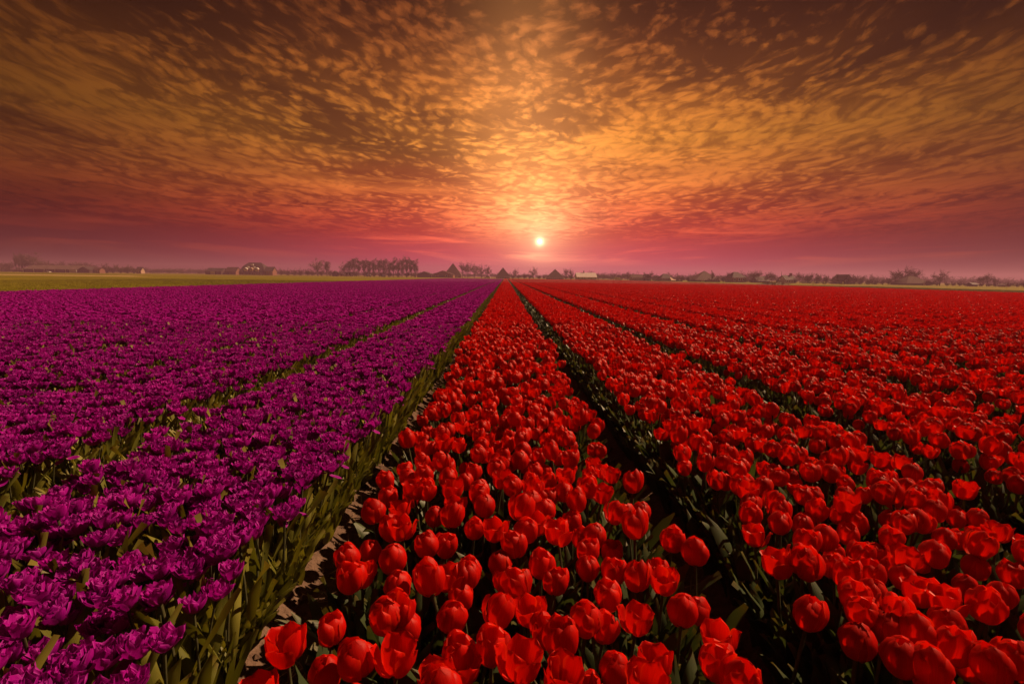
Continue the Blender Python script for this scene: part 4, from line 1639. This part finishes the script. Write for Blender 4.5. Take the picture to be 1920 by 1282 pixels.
T('bush', 'low shrub', 'around the black-roofed shed', 'shrubs round the black-roofed shed', [(1398, 14, 519), (1408, 14, 522, 'bush'), (1430, 13, 523, 'bush'), (1458, 12, 520), (1490, 12, 521, 'dark_bush')])
T('round', 'rounded bare tree', 'right of the pale-fronted house', 'trees before the white posts', [(1500, 19, 510.5), (1510, 14, 514), (1519, 15, 511.5)])
T('bush', 'yellow-green shrub', 'behind the white posts', 'shrubs behind the white posts', [(1515, 12, 513, 'bush'), (1533, 20, 512, 'bush'), (1548, 17, 514.5, 'bush'), (1565, 19, 514, 'bush'), (1590, 15, 517), (1602, 19, 514), (1616, 18, 518), (1630, 18, 520), (1643, 14, 521, 'bush')])
T('bush', 'low dark hedge bush', 'on the right meadow behind the posts', 'dark hedge on the right meadow', [(1505 + 13.5 * k, 16, 526.5 + k * .13, 'dark_bush') for k in range(11)])
T('round', 'big bare tree', 'over the thatched barn', 'big bare trees over the thatched barn', [(1678, 27, 505), (1697, 30, 499.5), (1714, 25, 502)], 200)
T('bush', 'brown shrub', 'left and right of the thatched barn', 'shrubs round the thatched barn', [(1655, 14, 522), (1666, 16, 517), (1738, 15, 522), (1748, 13, 524, 'dark_bush')])
T('round', 'single bare tree', 'standing alone right of the thatched barn', None, [(1762.5, 27, 506)])
T('bush', 'grey-brown shrub', 'right of the thatched barn', 'shrubs on the right horizon', [(1742, 12, 526), (1757, 14, 526), (1775, 14, 528), (1787, 15, 527.5), (1800, 15, 527), (1812, 14, 528), (1824, 13, 526.5)])
T('round', 'broad bare tree', 'left of the little red shed', 'broad bare trees near the right border', [(1838, 14, 518), (1851, 25, 512.5), (1866, 13, 520)])
T('bush', 'dark bush', 'at the right border', 'bushes at the right border', [(1842, 16, 529), (1855, 16, 529), (1868, 15, 528), (1893, 22, 527), (1908, 18, 528), (1921, 16, 526)])

# the low belt of far scrub along the whole horizon
sc_ = bpy.data.collections.new('scrub shapes')
for i in range(4):
    tr, cr, H = SHAPES['bush', i]
    g = Geo()
    g.merge(cr, Matrix.Identity(4))
    o = bpy.data.objects.new('scrub_shape_%02d' % i, g.mesh('scrub', [M['twig' if i % 2 else 'bush']], smooth=False))
    sc_.objects.link(o)
sp_ = []
for k in range(520):
    px = -60 + 2040 * (k + rs.random()) / 520
    D_ = rs.uniform(470, 620) if px < 1100 else rs.uniform(330, 420)
    x_, s_ = spot(px, D_)
    sp_.append((x_, D_, G0, rs.uniform(0, 6.28), rs.uniform(.7, 1.5), rs.randrange(4)))
instancer('far_scrub', sp_, sc_, kind='stuff', label='low belt of hazy scrub along the whole horizon', category='scrub')

# ------------------------------------------------------------------ the hazy air
m, t = new_mat('evening_haze')
pv_ = t.n('ShaderNodeVolumePrincipled')
t.put(pv_.inputs['Color'], (0.86, 0.48, 0.76))
pv_.inputs['Density'].default_value = 0.0009
pv_.inputs['Anisotropy'].default_value = 0.2
out = t.n('ShaderNodeOutputMaterial')
t.t.links.new(pv_.outputs[0], out.inputs['Volume'])
g = Geo()
box_geo(g, -GX - 20, GX + 20, GY0 - 20, GY1 + 20, -1.1, 17.0)
link('haze', g.mesh('haze', [m], smooth=False), kind='stuff', label='thin warm evening haze over the fields', category='haze')
